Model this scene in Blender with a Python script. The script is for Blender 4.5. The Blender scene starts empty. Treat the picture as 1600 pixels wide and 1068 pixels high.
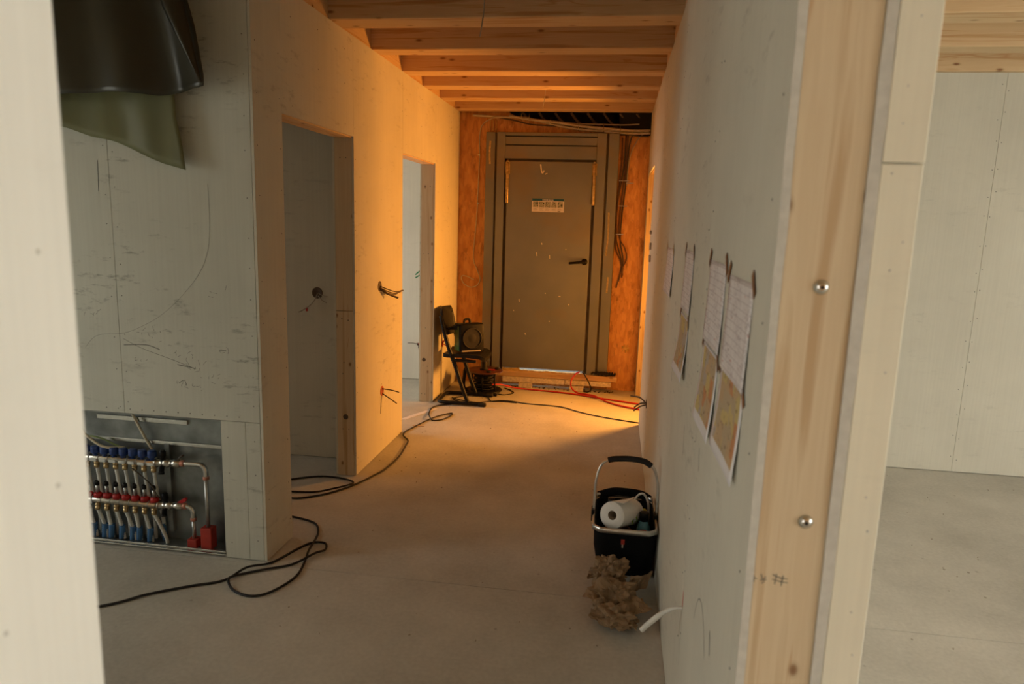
import bpy, bmesh, math, random
from mathutils import Vector, Matrix, noise
random.seed(7)
C = bpy.context.scene
COL = C.collection
PI = math.pi

# ------------------------------------------------------------------ camera, sky, light, exposure
cd = bpy.data.cameras.new('camera'); cam = bpy.data.objects.new('camera', cd); COL.objects.link(cam)
PITCH, YAW, ROLL = math.radians(9.8513), math.radians(8.1706), math.radians(1.7432)
fw = Vector((-math.sin(YAW)*math.cos(PITCH), math.cos(YAW)*math.cos(PITCH), -math.sin(PITCH)))
rt = Vector((math.cos(YAW), math.sin(YAW), 0)); up = rt.cross(fw)
r2 = math.cos(ROLL)*rt + math.sin(ROLL)*up; u2 = -math.sin(ROLL)*rt + math.cos(ROLL)*up
m = Matrix.Identity(4)
for i in range(3):
    m[i][0] = r2[i]; m[i][1] = u2[i]; m[i][2] = -fw[i]
m[0][3], m[1][3], m[2][3] = 0, 0, 1.6
cam.matrix_world = m
cd.sensor_width = 36; cd.lens = 1090.76/1600*36; cd.clip_start = .02
cd.dof.use_dof = True; cd.dof.focus_distance = 4.8; cd.dof.aperture_fstop = 4.0
C.camera = cam
C.view_settings.view_transform = 'Standard'; C.view_settings.look = 'None'
C.view_settings.gamma = 1; C.view_settings.use_curve_mapping = False
C.view_settings.exposure = 0.0

W = bpy.data.worlds.new('overcast_sky'); C.world = W; W.use_nodes = True
bg = W.node_tree.nodes['Background']
bg.inputs['Color'].default_value = (1.0, 0.992, 0.93, 1); bg.inputs['Strength'].default_value = 5.7

def portal(name, x, y, z, sx, sz, rot):
    d = bpy.data.lights.new(name, 'AREA'); d.shape = 'RECTANGLE'; d.size = sx; d.size_y = sz
    d.cycles.is_portal = True
    o = bpy.data.objects.new(name, d); COL.objects.link(o); o.location = (x, y, z); o.rotation_euler = rot
    return o
# daylight comes through these real openings in the outer walls
WIN_LEFT = (1.0, 1.95, .3, 2.3)      # y0,y1,z0,z1 in the wall x=-4.6
WIN_ROOM1 = (3.3, 3.8, .8, 1.9)
WIN_ROOM2 = (4.75, 6.2, .5, 2.3)
WIN_BACK = (-3.0, -1.1, .1, 2.3)        # x0,x1,z0,z1 in the wall y=-3.4
WIN_RIGHT = (-2.8, 3.3, .1, 2.5)      # y0,y1 in the wall x=5.6
for nm, w in (('window_light_left', WIN_LEFT), ('window_light_room_one', WIN_ROOM1), ('window_light_room_two', WIN_ROOM2)):
    portal(nm, -4.74, (w[0]+w[1])/2, (w[2]+w[3])/2, w[3]-w[2], w[1]-w[0], (0, -PI/2, 0))
portal('window_light_right', 5.74, (WIN_RIGHT[0]+WIN_RIGHT[1])/2, 1.3, 2.4, WIN_RIGHT[1]-WIN_RIGHT[0], (0, PI/2, 0))
portal('window_light_back', (WIN_BACK[0]+WIN_BACK[1])/2, -3.54, 1.2, WIN_BACK[1]-WIN_BACK[0], 2.2, (PI/2, 0, 0))

# halogen work light standing in the room to the right of the far end of the corridor
ld = bpy.data.lights.new('work_light', 'SPOT'); ld.energy = 470; ld.color = (1, .365, .052); ld.shadow_soft_size = .26
ld.spot_size = math.radians(142); ld.spot_blend = 1.0
lo = bpy.data.objects.new('work_light', ld); COL.objects.link(lo); lo.location = (1.05, 6.31, 1.0)
lo.rotation_euler = (Vector((-1.527, 3.95, 1.1)) - lo.location).to_track_quat('-Z', 'Y').to_euler()

# ------------------------------------------------------------------ materials
MATS = {}
def nt(name):
    mt = bpy.data.materials.new(name); mt.use_nodes = True
    return mt, mt.node_tree.nodes, mt.node_tree.links, mt.node_tree.nodes['Principled BSDF']
def N(nodes, t, **kw):
    n = nodes.new(t)
    for k, v in kw.items():
        if hasattr(n, k): setattr(n, k, v)
        else: n.inputs[k].default_value = v
    return n
def coords(nodes, links, scale=(1, 1, 1), rot=(0, 0, 0), kind='Object'):
    tc = nodes.new('ShaderNodeTexCoord'); mp = nodes.new('ShaderNodeMapping')
    mp.inputs['Scale'].default_value = scale; mp.inputs['Rotation'].default_value = rot
    links.new(tc.outputs[kind], mp.inputs['Vector'])
    return mp.outputs['Vector']
def ramp(nodes, links, src, stops):
    r = nodes.new('ShaderNodeValToRGB'); cr = r.color_ramp
    while len(cr.elements) < len(stops): cr.elements.new(.5)
    for e, (p, c) in zip(cr.elements, stops):
        e.position = p; e.color = (*c, 1) if len(c) == 3 else c
    links.new(src, r.inputs['Fac']); return r.outputs['Color']
def mixc(nodes, links, fac, a, b, mode='MIX'):
    n = nodes.new('ShaderNodeMix'); n.data_type = 'RGBA'; n.blend_type = mode
    for s, v in ((n.inputs[0], fac), (n.inputs[6], a), (n.inputs[7], b)):
        if isinstance(v, (int, float)): s.default_value = v
        elif isinstance(v, tuple): s.default_value = (*v, 1)
        else: links.new(v, s)
    return n.outputs[2]
def bump(nodes, links, bs, h, strength=.2, dist=.002):
    b = nodes.new('ShaderNodeBump'); b.inputs['Strength'].default_value = strength; b.inputs['Distance'].default_value = dist
    links.new(h, b.inputs['Height']); links.new(b.outputs['Normal'], bs.inputs['Normal'])
def plain(name, col, rough=.5, metal=0, var=.12, sc=30, spec=None):
    mt, nd, lk, bs = nt(name)
    v = coords(nd, lk)
    n = N(nd, 'ShaderNodeTexNoise', Scale=sc, Detail=4.0); lk.new(v, n.inputs['Vector'])
    a = tuple(max(0, c*(1-var)) for c in col); b = tuple(min(1, c*(1+var)) for c in col)
    lk.new(ramp(nd, lk, n.outputs['Fac'], [(.3, a), (.7, b)]), bs.inputs['Base Color'])
    bs.inputs['Roughness'].default_value = rough; bs.inputs['Metallic'].default_value = metal
    if spec is not None: bs.inputs['Specular IOR Level'].default_value = spec
    MATS[name] = mt; return mt
def board(name, col, scuff=.35, seed=0.):
    mt, nd, lk, bs = nt(name)
    v = coords(nd, lk, (1, 1, 1))
    n1 = N(nd, 'ShaderNodeTexNoise', Scale=1.6, Detail=6.0, Roughness=.6); lk.new(v, n1.inputs['Vector'])
    c1 = ramp(nd, lk, n1.outputs['Fac'], [(.3, tuple(c*.9 for c in col)), (.7, tuple(min(1, c*1.06) for c in col))])
    # fine vertical brushing of the sanded board
    v2 = coords(nd, lk, (60, 60, 1.2)); n2 = N(nd, 'ShaderNodeTexNoise', Scale=1.5, Detail=3.0); lk.new(v2, n2.inputs['Vector'])
    c2 = mixc(nd, lk, .22, c1, ramp(nd, lk, n2.outputs['Fac'], [(.35, tuple(c*.82 for c in col)), (.65, col)]))
    # rubbed on dirt: short dark smears
    v3 = coords(nd, lk, (9, 9, 34)); n3 = N(nd, 'ShaderNodeTexNoise', Scale=1.0, Detail=5.0, Roughness=.7); lk.new(v3, n3.inputs['Vector'])
    n4 = N(nd, 'ShaderNodeTexNoise', Scale=2.1, Detail=2.0); lk.new(v, n4.inputs['Vector'])
    f3 = ramp(nd, lk, n3.outputs['Fac'], [(.56, (0, 0, 0)), (.68, (1, 1, 1))])
    f4 = ramp(nd, lk, n4.outputs['Fac'], [(.47, (0, 0, 0)), (.6, (1, 1, 1))])
    mu = nd.new('ShaderNodeMath'); mu.operation = 'MULTIPLY'; lk.new(f3, mu.inputs[0]); lk.new(f4, mu.inputs[1])
    mu2 = nd.new('ShaderNodeMath'); mu2.operation = 'MULTIPLY'; lk.new(mu.outputs[0], mu2.inputs[0]); mu2.inputs[1].default_value = scuff
    lk.new(mixc(nd, lk, mu2.outputs[0], c2, tuple(c*.35 for c in col)), bs.inputs['Base Color'])
    bs.inputs['Roughness'].default_value = .85; bs.inputs['Specular IOR Level'].default_value = .2
    bump(nd, lk, bs, n2.outputs['Fac'], .08, .002)
    MATS[name] = mt; return mt
def wood(name, axis, light, dark, knots=True, ring=1.0, knot_sc=2.6):
    mt, nd, lk, bs = nt(name)
    sc = [26., 26., 26.]; sc[axis] = 1.1
    v = coords(nd, lk, tuple(sc))
    n = N(nd, 'ShaderNodeTexNoise', Scale=1.0*ring, Detail=5.0, Roughness=.55, Distortion=.4); lk.new(v, n.inputs['Vector'])
    c = ramp(nd, lk, n.outputs['Fac'], [(.36, light), (.47, tuple((a*.75+b*.25) for a, b in zip(light, dark))), (.54, light), (.66, dark)])
    n2 = N(nd, 'ShaderNodeTexNoise', Scale=1.3, Detail=2.0); lk.new(coords(nd, lk), n2.inputs['Vector'])
    c = mixc(nd, lk, ramp(nd, lk, n2.outputs['Fac'], [(.35, (0, 0, 0)), (.7, (.45, .45, .45))]), c, tuple(a*.86 for a in light))
    # reddish resin streaks
    s3 = [13., 13., 13.]; s3[axis] = .7
    n3 = N(nd, 'ShaderNodeTexNoise', Scale=2.2, Detail=2.0, Distortion=.6); lk.new(coords(nd, lk, tuple(s3)), n3.inputs['Vector'])
    c = mixc(nd, lk, ramp(nd, lk, n3.outputs['Fac'], [(.62, (0, 0, 0)), (.65, (.6, .6, .6)), (.68, (0, 0, 0))]), c, tuple(a*b for a, b in zip(dark, (.95, .8, .7))))
    if knots:
        tc = nd.new('ShaderNodeTexCoord'); sp = nd.new('ShaderNodeSeparateXYZ'); lk.new(tc.outputs['Object'], sp.inputs[0])
        oth = [i for i in range(3) if i != axis]
        ad = nd.new('ShaderNodeMath'); ad.operation = 'ADD'; lk.new(sp.outputs[oth[0]], ad.inputs[0]); lk.new(sp.outputs[oth[1]], ad.inputs[1])
        cb = nd.new('ShaderNodeCombineXYZ'); lk.new(sp.outputs[axis], cb.inputs[0]); lk.new(ad.outputs[0], cb.inputs[1])
        mp = nd.new('ShaderNodeMapping'); mp.inputs['Scale'].default_value = (knot_sc*1.6, 6.5, 1); lk.new(cb.outputs[0], mp.inputs['Vector'])
        vo = N(nd, 'ShaderNodeTexVoronoi', Scale=1.0, Randomness=1.0); vo.voronoi_dimensions = '2D'; lk.new(mp.outputs[0], vo.inputs['Vector'])
        k = ramp(nd, lk, vo.outputs['Distance'], [(.015, (1, 1, 1)), (.035, (.8, .8, .8)), (.055, (.25, .25, .25)), (.085, (0, 0, 0))])
        c = mixc(nd, lk, k, c, (dark[0]*.5, dark[1]*.4, dark[2]*.35))
    lk.new(c, bs.inputs['Base Color']); bs.inputs['Roughness'].default_value = .6
    bump(nd, lk, bs, n.outputs['Fac'], .12, .002)
    MATS[name] = mt; return mt

board('plasterboard', (.66, .645, .545))
board('plasterboard_scuffed', (.62, .63, .55), scuff=.75)
board('plasterboard_clean', (.82, .81, .735), scuff=.08)
board('plasterboard_cream', (.80, .77, .62), scuff=.06)
board('plasterboard_room', (.62, .60, .50), scuff=.15)
plain('board_edge', (.56, .55, .49), .9, 0, .07, 60)
wood('spruce_x', 0, (.72, .52, .29), (.52, .27, .10), knot_sc=1.6)
wood('spruce_y', 1, (.70, .50, .27), (.50, .27, .10))
wood('spruce_z', 2, (.68, .56, .37), (.50, .34, .18), knot_sc=2.5)
plain('void_black', (.02, .02, .02), .9)
plain('core_fill', (.25, .22, .17), .9)

def m_osb():
    mt, nd, lk, bs = nt('osb')
    c = None
    for i, rot in enumerate((.25, -.35, .9)):
        v = coords(nd, lk, (24, 24, 7), (0, rot, 0))
        vo = N(nd, 'ShaderNodeTexVoronoi', Scale=1.3 + .3*i); lk.new(v, vo.inputs['Vector'])
        ci = ramp(nd, lk, vo.outputs['Color'], [(.15, (.46, .20, .06)), (.5, (.64, .31, .095)), (.85, (.76, .42, .15))])
        c = ci if c is None else mixc(nd, lk, .45, c, ci)
    n = N(nd, 'ShaderNodeTexNoise', Scale=14.0, Detail=6.0, Roughness=.7); lk.new(coords(nd, lk, (1, 1, .4)), n.inputs['Vector'])
    c = mixc(nd, lk, ramp(nd, lk, n.outputs['Fac'], [(.56, (0, 0, 0)), (.7, (.8, .8, .8))]), c, (.20, .075, .02))
    lk.new(c, bs.inputs['Base Color']); bs.inputs['Roughness'].default_value = .6
    bump(nd, lk, bs, n.outputs['Fac'], .3, .003); MATS['osb'] = mt
m_osb()
def m_concrete():
    mt, nd, lk, bs = nt('concrete')
    v = coords(nd, lk)
    n1 = N(nd, 'ShaderNodeTexNoise', Scale=1.1, Detail=7.0, Roughness=.62); lk.new(v, n1.inputs['Vector'])
    c = ramp(nd, lk, n1.outputs['Fac'], [(.36, (.40, .395, .35)), (.5, (.54, .53, .475)), (.64, (.65, .635, .57))])
    n2 = N(nd, 'ShaderNodeTexNoise', Scale=55.0, Detail=3.0); lk.new(v, n2.inputs['Vector'])
    c = mixc(nd, lk, .3, c, ramp(nd, lk, n2.outputs['Fac'], [(.3, (.44, .425, .37)), (.7, (.66, .64, .56))]))
    # specks of dirt and splashes of filler
    vo = N(nd, 'ShaderNodeTexVoronoi', Scale=5.0); lk.new(v, vo.inputs['Vector'])
    c = mixc(nd, lk, ramp(nd, lk, vo.outputs['Distance'], [(.02, (.55, .55, .55)), (.045, (0, 0, 0))]), c, (.2, .18, .15))
    n3 = N(nd, 'ShaderNodeTexNoise', Scale=3.2, Detail=8.0, Roughness=.7); lk.new(coords(nd, lk, (1, 1.4, 1)), n3.inputs['Vector'])
    c = mixc(nd, lk, ramp(nd, lk, n3.outputs['Fac'], [(.66, (0, 0, 0)), (.76, (.5, .5, .5))]), c, (.66, .64, .56))
    lk.new(c, bs.inputs['Base Color']); bs.inputs['Roughness'].default_value = .72
    bs.inputs['Specular IOR Level'].default_value = .35
    bump(nd, lk, bs, n2.outputs['Fac'], .12, .002); MATS['concrete'] = mt
m_concrete()
def m_door():
    mt, nd, lk, bs = nt('door_paint')
    v = coords(nd, lk)
    n1 = N(nd, 'ShaderNodeTexNoise', Scale=2.2, Detail=6.0); lk.new(v, n1.inputs['Vector'])
    c = ramp(nd, lk, n1.outputs['Fac'], [(.3, (.19, .21, .205)), (.7, (.25, .265, .25))])
    n2 = N(nd, 'ShaderNodeTexNoise', Scale=1.0, Detail=8.0, Roughness=.75); lk.new(coords(nd, lk, (16, 16, 7)), n2.inputs['Vector'])
    c = mixc(nd, lk, ramp(nd, lk, n2.outputs['Fac'], [(.69, (0, 0, 0)), (.74, (.75, .75, .75))]), c, (.62, .52, .36))
    n3 = N(nd, 'ShaderNodeTexNoise', Scale=1.6, Detail=4.0); lk.new(coords(nd, lk, (1, 1, 1.4)), n3.inputs['Vector'])
    c = mixc(nd, lk, ramp(nd, lk, n3.outputs['Fac'], [(.55, (0, 0, 0)), (.75, (.5, .5, .5))]), c, (.30, .20, .09))
    lk.new(c, bs.inputs['Base Color']); bs.inputs['Roughness'].default_value = .42
    MATS['door_paint'] = mt
m_door()
plain('door_rebate', (.10, .075, .045), .5, .2, .3, 12)
plain('worn_brass', (.55, .40, .18), .35, .7, .3, 40)
plain('galvanised', (.24, .255, .245), .42, .8, .35, 9)  # darkened to put the cabinet's inner shade into the metal colour
plain('nickel', (.55, .53, .47), .25, .95, .15, 40)
plain('steel_pipe', (.42, .43, .42), .32, .8, .12, 30)
plain('brass', (.45, .34, .18), .3, .9, .2, 50)
plain('copper_pink', (.55, .25, .18), .4, .5, .2, 50)
plain('aluminium', (.62, .62, .58), .3, .9, .06, 40)
plain('zinc', (.60, .60, .56), .22, .95, .1, 60)
plain('black_plastic', (.008, .008, .008), .45, 0, .2, spec=.2)
plain('black_rubber', (.016, .015, .014), .6, 0, .25, spec=.35)
plain('black_paint', (.008, .008, .008), .42, 0, .2, spec=.25)
plain('black_fabric', (.010, .010, .010), .95, 0, .3, 200, spec=.1)
plain('seat_shell', (.012, .011, .010), .5, 0, .15, spec=.2)
plain('blue_cap', (.012, .045, .20), .4)
plain('red_plastic', (.42, .012, .012), .4)
plain('red_sleeve', (.36, .03, .015), .7)
plain('blue_sleeve', (.05, .15, .32), .6)
plain('pipe_white', (.58, .60, .56), .5)
plain('cable_green', (.22, .30, .10), .5)
plain('cable_cream', (.60, .56, .42), .5)
plain('cable_grey', (.42, .37, .29), .5)
plain('cable_dark', (.06, .045, .03), .5)
plain('cable_brown', (.10, .05, .025), .5)
plain('cable_red', (.55, .02, .015), .4)
plain('paper_white', (.78, .76, .74), .8, 0, .03)
plain('paper_kraft', (.31, .205, .11), .85, 0, .15, 8)
plain('tissue', (.86, .85, .80), .95, 0, .03, 80)
plain('cardboard', (.30, .23, .16), .9)
plain('tape_brown', (.11, .06, .035), .35)
plain('tape_masking', (.52, .40, .18), .7)
plain('foam_board', (.84, .76, .58), .9, 0, .2, 60)
plain('glue_foam', (.62, .45, .17), .9, 0, .35, 25)
plain('debris_dark', (.05, .035, .02), .9, 0, .5, 20)
plain('conduit_white', (.66, .65, .58), .5)
plain('red_mark', (.55, .05, .01), .7)
plain('green_mark', (.02, .22, .10), .7)
plain('red_wire', (.50, .03, .03), .5)
plain('green_plastic', (.03, .16, .04), .4)
plain('speaker_green', (.16, .20, .05), .45)
plain('graphite', (.16, .16, .14), .8)
plain('box_orange', (.50, .09, .02), .6)
plain('socket_shade_brown', (.10, .07, .045), .7)  # dark brown box plastic, with the shade of open holes in its colour
plain('reel_disc', (.09, .028, .02), .3)
plain('label_red', (.45, .01, .02), .4)
plain('bottle_blue', (.16, .45, .62), .3)
plain('bottle_green', (.015, .07, .03), .25)
plain('nozzle_yellow', (.55, .55, .05), .4)
plain('ink_green', (.22, .40, .06), .9)
plain('membrane', (.012, .012, .014), .35, 0, .5, 10)
plain('membrane_rib', (.13, .09, .06), .5, 0, .5, 10)
plain('print_teal', (.01, .10, .19), .5)
plain('print_photo', (.34, .36, .30), .6, 0, .7, 90)
plain('print_dark', (.04, .05, .05), .6)
plain('slab_outside', (.75, .75, .72), .9)
def m_film(name, col, tr, rough, gloss):
    mt, nd, lk, bs = nt(name); nd.remove(bs); out = nd['Material Output']
    v = coords(nd, lk, (3, 3, .6)); n = N(nd, 'ShaderNodeTexNoise', Scale=1.4, Detail=3.0); lk.new(v, n.inputs['Vector'])
    cc = ramp(nd, lk, n.outputs['Fac'], [(.3, tuple(c*.7 for c in col)), (.7, tuple(c*1.25 for c in col))])
    d = nd.new('ShaderNodeBsdfDiffuse'); t = nd.new('ShaderNodeBsdfTranslucent'); g = nd.new('ShaderNodeBsdfGlossy')
    lk.new(cc, d.inputs['Color']); lk.new(cc, t.inputs['Color']); g.inputs['Roughness'].default_value = rough
    g.inputs['Color'].default_value = (.8, .8, .75, 1)
    a = nd.new('ShaderNodeMixShader'); a.inputs[0].default_value = tr; lk.new(d.outputs[0], a.inputs[1]); lk.new(t.outputs[0], a.inputs[2])
    b = nd.new('ShaderNodeMixShader'); b.inputs[0].default_value = gloss; lk.new(a.outputs[0], b.inputs[1]); lk.new(g.outputs[0], b.inputs[2])
    lk.new(b.outputs[0], out.inputs['Surface']); MATS[name] = mt
m_film('film_dark', (.045, .042, .028), .25, .3, .05)
m_film('film_olive', (.26, .265, .14), .4, .4, .025)
def m_plan(name, seed):
    "a printed coloured floor plan: blocks of colour inside a white margin (sheet UV)"
    mt, nd, lk, bs = nt(name)
    tc = nd.new('ShaderNodeTexCoord'); mp = nd.new('ShaderNodeMapping'); lk.new(tc.outputs['UV'], mp.inputs['Vector'])
    mp.inputs['Location'].default_value = (seed, seed*1.7, 0); mp.inputs['Scale'].default_value = (6, 4.5, 1)
    vo = N(nd, 'ShaderNodeTexVoronoi', distance='CHEBYCHEV', Scale=1.0, Randomness=.8); lk.new(mp.outputs[0], vo.inputs['Vector'])
    c = ramp(nd, lk, vo.outputs['Color'], [(.0, (.46, .37, .24)), (.35, (.50, .36, .21)), (.45, (.54, .25, .11)), (.55, (.54, .39, .22)), (.66, (.56, .45, .19)), (.78, (.44, .39, .34)), (.9, (.22, .20, .10))])
    c.node.color_ramp.interpolation = 'CONSTANT'
    n = N(nd, 'ShaderNodeTexNoise', Scale=14.0, Detail=2.0); lk.new(tc.outputs['UV'], n.inputs['Vector'])
    c = mixc(nd, lk, ramp(nd, lk, n.outputs['Fac'], [(.62, (0, 0, 0)), (.66, (.8, .8, .8))]), c, (.20, .12, .06))
    sx = nd.new('ShaderNodeSeparateXYZ'); lk.new(tc.outputs['UV'], sx.inputs[0])
    def edge(o, lo_, hi_):
        a = nd.new('ShaderNodeMath'); a.operation = 'GREATER_THAN'; lk.new(o, a.inputs[0]); a.inputs[1].default_value = lo_
        b = nd.new('ShaderNodeMath'); b.operation = 'LESS_THAN'; lk.new(o, b.inputs[0]); b.inputs[1].default_value = hi_
        k = nd.new('ShaderNodeMath'); k.operation = 'MULTIPLY'; lk.new(a.outputs[0], k.inputs[0]); lk.new(b.outputs[0], k.inputs[1]); return k.outputs[0]
    k = nd.new('ShaderNodeMath'); k.operation = 'MULTIPLY'; lk.new(edge(sx.outputs[0], .08, .93), k.inputs[0]); lk.new(edge(sx.outputs[1], .13, .96), k.inputs[1])
    lk.new(mixc(nd, lk, k.outputs[0], (.76, .74, .74), c), bs.inputs['Base Color']); bs.inputs['Roughness'].default_value = .7
    MATS[name] = mt
def m_table(name, seed):
    "a printed schedule: faint ruled rows, blocks of grey print, a red line"
    mt, nd, lk, bs = nt(name)
    tc = nd.new('ShaderNodeTexCoord')
    br = N(nd, 'ShaderNodeTexBrick', Scale=1.0); mp = nd.new('ShaderNodeMapping'); lk.new(tc.outputs['UV'], mp.inputs['Vector'])
    mp.inputs['Scale'].default_value = (3.2, 3.0, 1); mp.inputs['Location'].default_value = (seed, seed*.6, 0); lk.new(mp.outputs[0], br.inputs['Vector'])
    br.offset = 0; br.inputs['Mortar Size'].default_value = .012; br.inputs['Color1'].default_value = (.74, .71, .70, 1); br.inputs['Color2'].default_value = (.74, .71, .70, 1); br.inputs['Mortar'].default_value = (.5, .46, .46, 1)
    mp2 = nd.new('ShaderNodeMapping'); mp2.inputs['Scale'].default_value = (30, 26, 1); mp2.inputs['Location'].default_value = (seed*3, 0, 0); lk.new(tc.outputs['UV'], mp2.inputs['Vector'])
    n = N(nd, 'ShaderNodeTexNoise', Scale=1.0, Detail=2.0); lk.new(mp2.outputs[0], n.inputs['Vector'])
    n2 = N(nd, 'ShaderNodeTexNoise', Scale=3.5, Detail=1.0); lk.new(tc.outputs['UV'], n2.inputs['Vector'])
    k = nd.new('ShaderNodeMath'); k.operation = 'MULTIPLY'
    lk.new(ramp(nd, lk, n.outputs['Fac'], [(.5, (0, 0, 0)), (.58, (.7, .7, .7))]), k.inputs[0]); lk.new(ramp(nd, lk, n2.outputs['Fac'], [(.42, (0, 0, 0)), (.55, (1, 1, 1))]), k.inputs[1])
    c = mixc(nd, lk, k.outputs[0], br.outputs['Color'], (.42, .36, .37))
    mp3 = nd.new('ShaderNodeMapping'); mp3.inputs['Scale'].default_value = (7, 22, 1); mp3.inputs['Location'].default_value = (seed*5, seed, 0); lk.new(tc.outputs['UV'], mp3.inputs['Vector'])
    n3 = N(nd, 'ShaderNodeTexNoise', Scale=1.0, Detail=0.0); lk.new(mp3.outputs[0], n3.inputs['Vector'])
    c = mixc(nd, lk, ramp(nd, lk, n3.outputs['Fac'], [(.80, (0, 0, 0)), (.82, (.7, .7, .7))]), c, (.5, .18, .16))
    lk.new(c, bs.inputs['Base Color']); bs.inputs['Roughness'].default_value = .7; MATS[name] = mt
for i in range(3): m_plan('plan_print_%d' % i, .37 + 1.9*i)
for i in range(4): m_table('schedule_print_%d' % i, .21 + .83*i)

# ------------------------------------------------------------------ mesh helpers
def catmull(pts, n=8, closed=False):
    P = [Vector(p) for p in pts]
    if len(P) < 3 and not closed: return P
    out = []; L = len(P); rng = range(L if closed else L-1)
    for i in rng:
        if closed: a, b, c, d = P[i-1], P[i], P[(i+1) % L], P[(i+2) % L]
        else: a, b, c, d = P[max(0, i-1)], P[i], P[i+1], P[min(L-1, i+2)]
        for k in range(n):
            t = k/n
            out.append(.5*((2*b) + (c-a)*t + (2*a-5*b+4*c-d)*t*t + (3*b-a-3*c+d)*t**3))
    if not closed: out.append(P[-1])
    return out
class MB:
    def __init__(s): s.b = bmesh.new(); s.smooth = []
    def box(s, x0, x1, y0, y1, z0, z1, bev=0, seg=2, mtx=None):
        r = bmesh.ops.create_cube(s.b, size=1)
        vs = r['verts']
        for v in vs:
            v.co = Vector((x0+(v.co.x+.5)*(x1-x0), y0+(v.co.y+.5)*(y1-y0), z0+(v.co.z+.5)*(z1-z0)))
        if bev:
            es = list({e for v in vs for e in v.link_edges})
            q = bmesh.ops.bevel(s.b, geom=es, offset=bev, segments=seg, affect='EDGES', profile=.5)
            vs = list({v for f in q['faces'] for v in f.verts} | {v for v in vs if v.is_valid})
        if mtx is not None:
            for v in vs: v.co = mtx @ v.co
        return s
    def loft(s, rings, closed=True, cap=True, smooth=True):
        R = [[s.b.verts.new(p) for p in ring] for ring in rings]
        n = len(R[0])
        for a, b in zip(R[:-1], R[1:]):
            for i in range(n if closed else n-1):
                f = s.b.faces.new((a[i], a[(i+1) % n], b[(i+1) % n], b[i])); f.smooth = smooth
        if cap and closed:
            s.b.faces.new(list(reversed(R[0]))); s.b.faces.new(R[-1])
        return s
    def tube(s, pts, r, seg=8, closed=False, cap=True, flat=None):
        P = [Vector(p) for p in pts]; L = len(P); rings = []
        T = []
        for i in range(L):
            a = P[i-1] if (i or closed) else P[i]; b = P[(i+1) % L] if (i < L-1 or closed) else P[i]
            t = (b-a); T.append(t.normalized() if t.length > 1e-9 else Vector((0, 0, 1)))
        ref = Vector((0, 0, 1)) if abs(T[0].z) < .9 else Vector((1, 0, 0))
        nrm = T[0].cross(ref).normalized()
        for i in range(L):
            nrm = (nrm - T[i]*nrm.dot(T[i]))
            nrm = nrm.normalized() if nrm.length > 1e-6 else T[i].orthogonal().normalized()
            bn = T[i].cross(nrm)
            rr = r[i] if isinstance(r, (list, tuple)) else r
            fx, fy = (flat or (1, 1))
            rings.append([P[i] + nrm*math.cos(2*PI*k/seg)*rr*fx + bn*math.sin(2*PI*k/seg)*rr*fy for k in range(seg)])
        if closed: rings.append(rings[0][:]); s.loft(rings, True, False)
        else: s.loft(rings, True, cap)
        return s
    def lathe(s, prof, center, axis=(0, 0, 1), seg=24, cap=True):
        q = Vector((0, 0, 1)).rotation_difference(Vector(axis).normalized()).to_matrix()
        c = Vector(center)
        s.loft([[c + q @ Vector((r*math.cos(2*PI*k/seg), r*math.sin(2*PI*k/seg), h)) for k in range(seg)] for r, h in prof], True, cap)
        return s
    def poly_prism(s, pts, n, d):
        "pts: outline; extruded by vector n*d"
        n = Vector(n)*d
        A = [s.b.verts.new(Vector(p)) for p in pts]; B = [s.b.verts.new(Vector(p)+n) for p in pts]
        s.b.faces.new(A); s.b.faces.new(list(reversed(B))); k = len(A)
        for i in range(k): s.b.faces.new((A[i], B[i], B[(i+1) % k], A[(i+1) % k]))
        return s
    def ribbon(s, pts, w, nrm):
        nrm = Vector(nrm); P = [Vector(p) for p in pts]; prev = None
        for i, p in enumerate(P):
            t = P[min(i+1, len(P)-1)] - P[max(i-1, 0)]
            q = t.normalized().cross(nrm)*w/2
            cur = (s.b.verts.new(p+q), s.b.verts.new(p-q))
            if prev: s.b.faces.new((prev[0], prev[1], cur[1], cur[0]))
            prev = cur
        return s
    def disc(s, c, r, nrm, seg=8):
        s.lathe([(r, 0), (r*.8, .0012)], c, nrm, seg); return s
    def build(s, name, mat, parent=None, flat=False, uv=None):
        off = Vector((0, 0, 0))
        if parent is not None: off = Vector(parent.get('_o', (0, 0, 0)))
        bmesh.ops.recalc_face_normals(s.b, faces=s.b.faces[:])
        for v in s.b.verts: v.co -= off
        me = bpy.data.meshes.new(name); s.b.to_mesh(me); s.b.free()
        if flat:
            for p in me.polygons: p.use_smooth = False
        o = bpy.data.objects.new(name, me); COL.objects.link(o)
        me.materials.append(MATS[mat] if isinstance(mat, str) else mat)
        if parent is not None:
            o.parent = parent; o['_o'] = list(off)
        return o
def auto(o, ang=35):
    "sharp edges above the angle on smooth meshes"
    me = o.data; b = bmesh.new(); b.from_mesh(me)
    for f in b.faces: f.smooth = True
    for e in b.edges:
        if len(e.link_faces) == 2 and e.calc_face_angle(0) > math.radians(ang): e.smooth = False
    b.to_mesh(me); b.free(); return o
def thing(name, label, cat, loc, group=None):
    o = bpy.data.objects.new(name, None); COL.objects.link(o); o.location = loc; o['_o'] = list(loc)
    o.empty_display_size = .1
    o['label'] = label; o['category'] = cat
    if group: o['group'] = group
    return o
def tag(o, label, cat, group=None):
    o['label'] = label; o['category'] = cat
    if group: o['group'] = group
    return o
def single(mb, name, mat, loc, label, cat, group=None, flat=False):
    "a thing that is one mesh, its origin at loc"
    for v in mb.b.verts: v.co -= Vector(loc)
    o = mb.build(name, mat, None, flat); o.location = loc
    return tag(o, label, cat, group)
def struct(o): o['kind'] = 'structure'; return o
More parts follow.
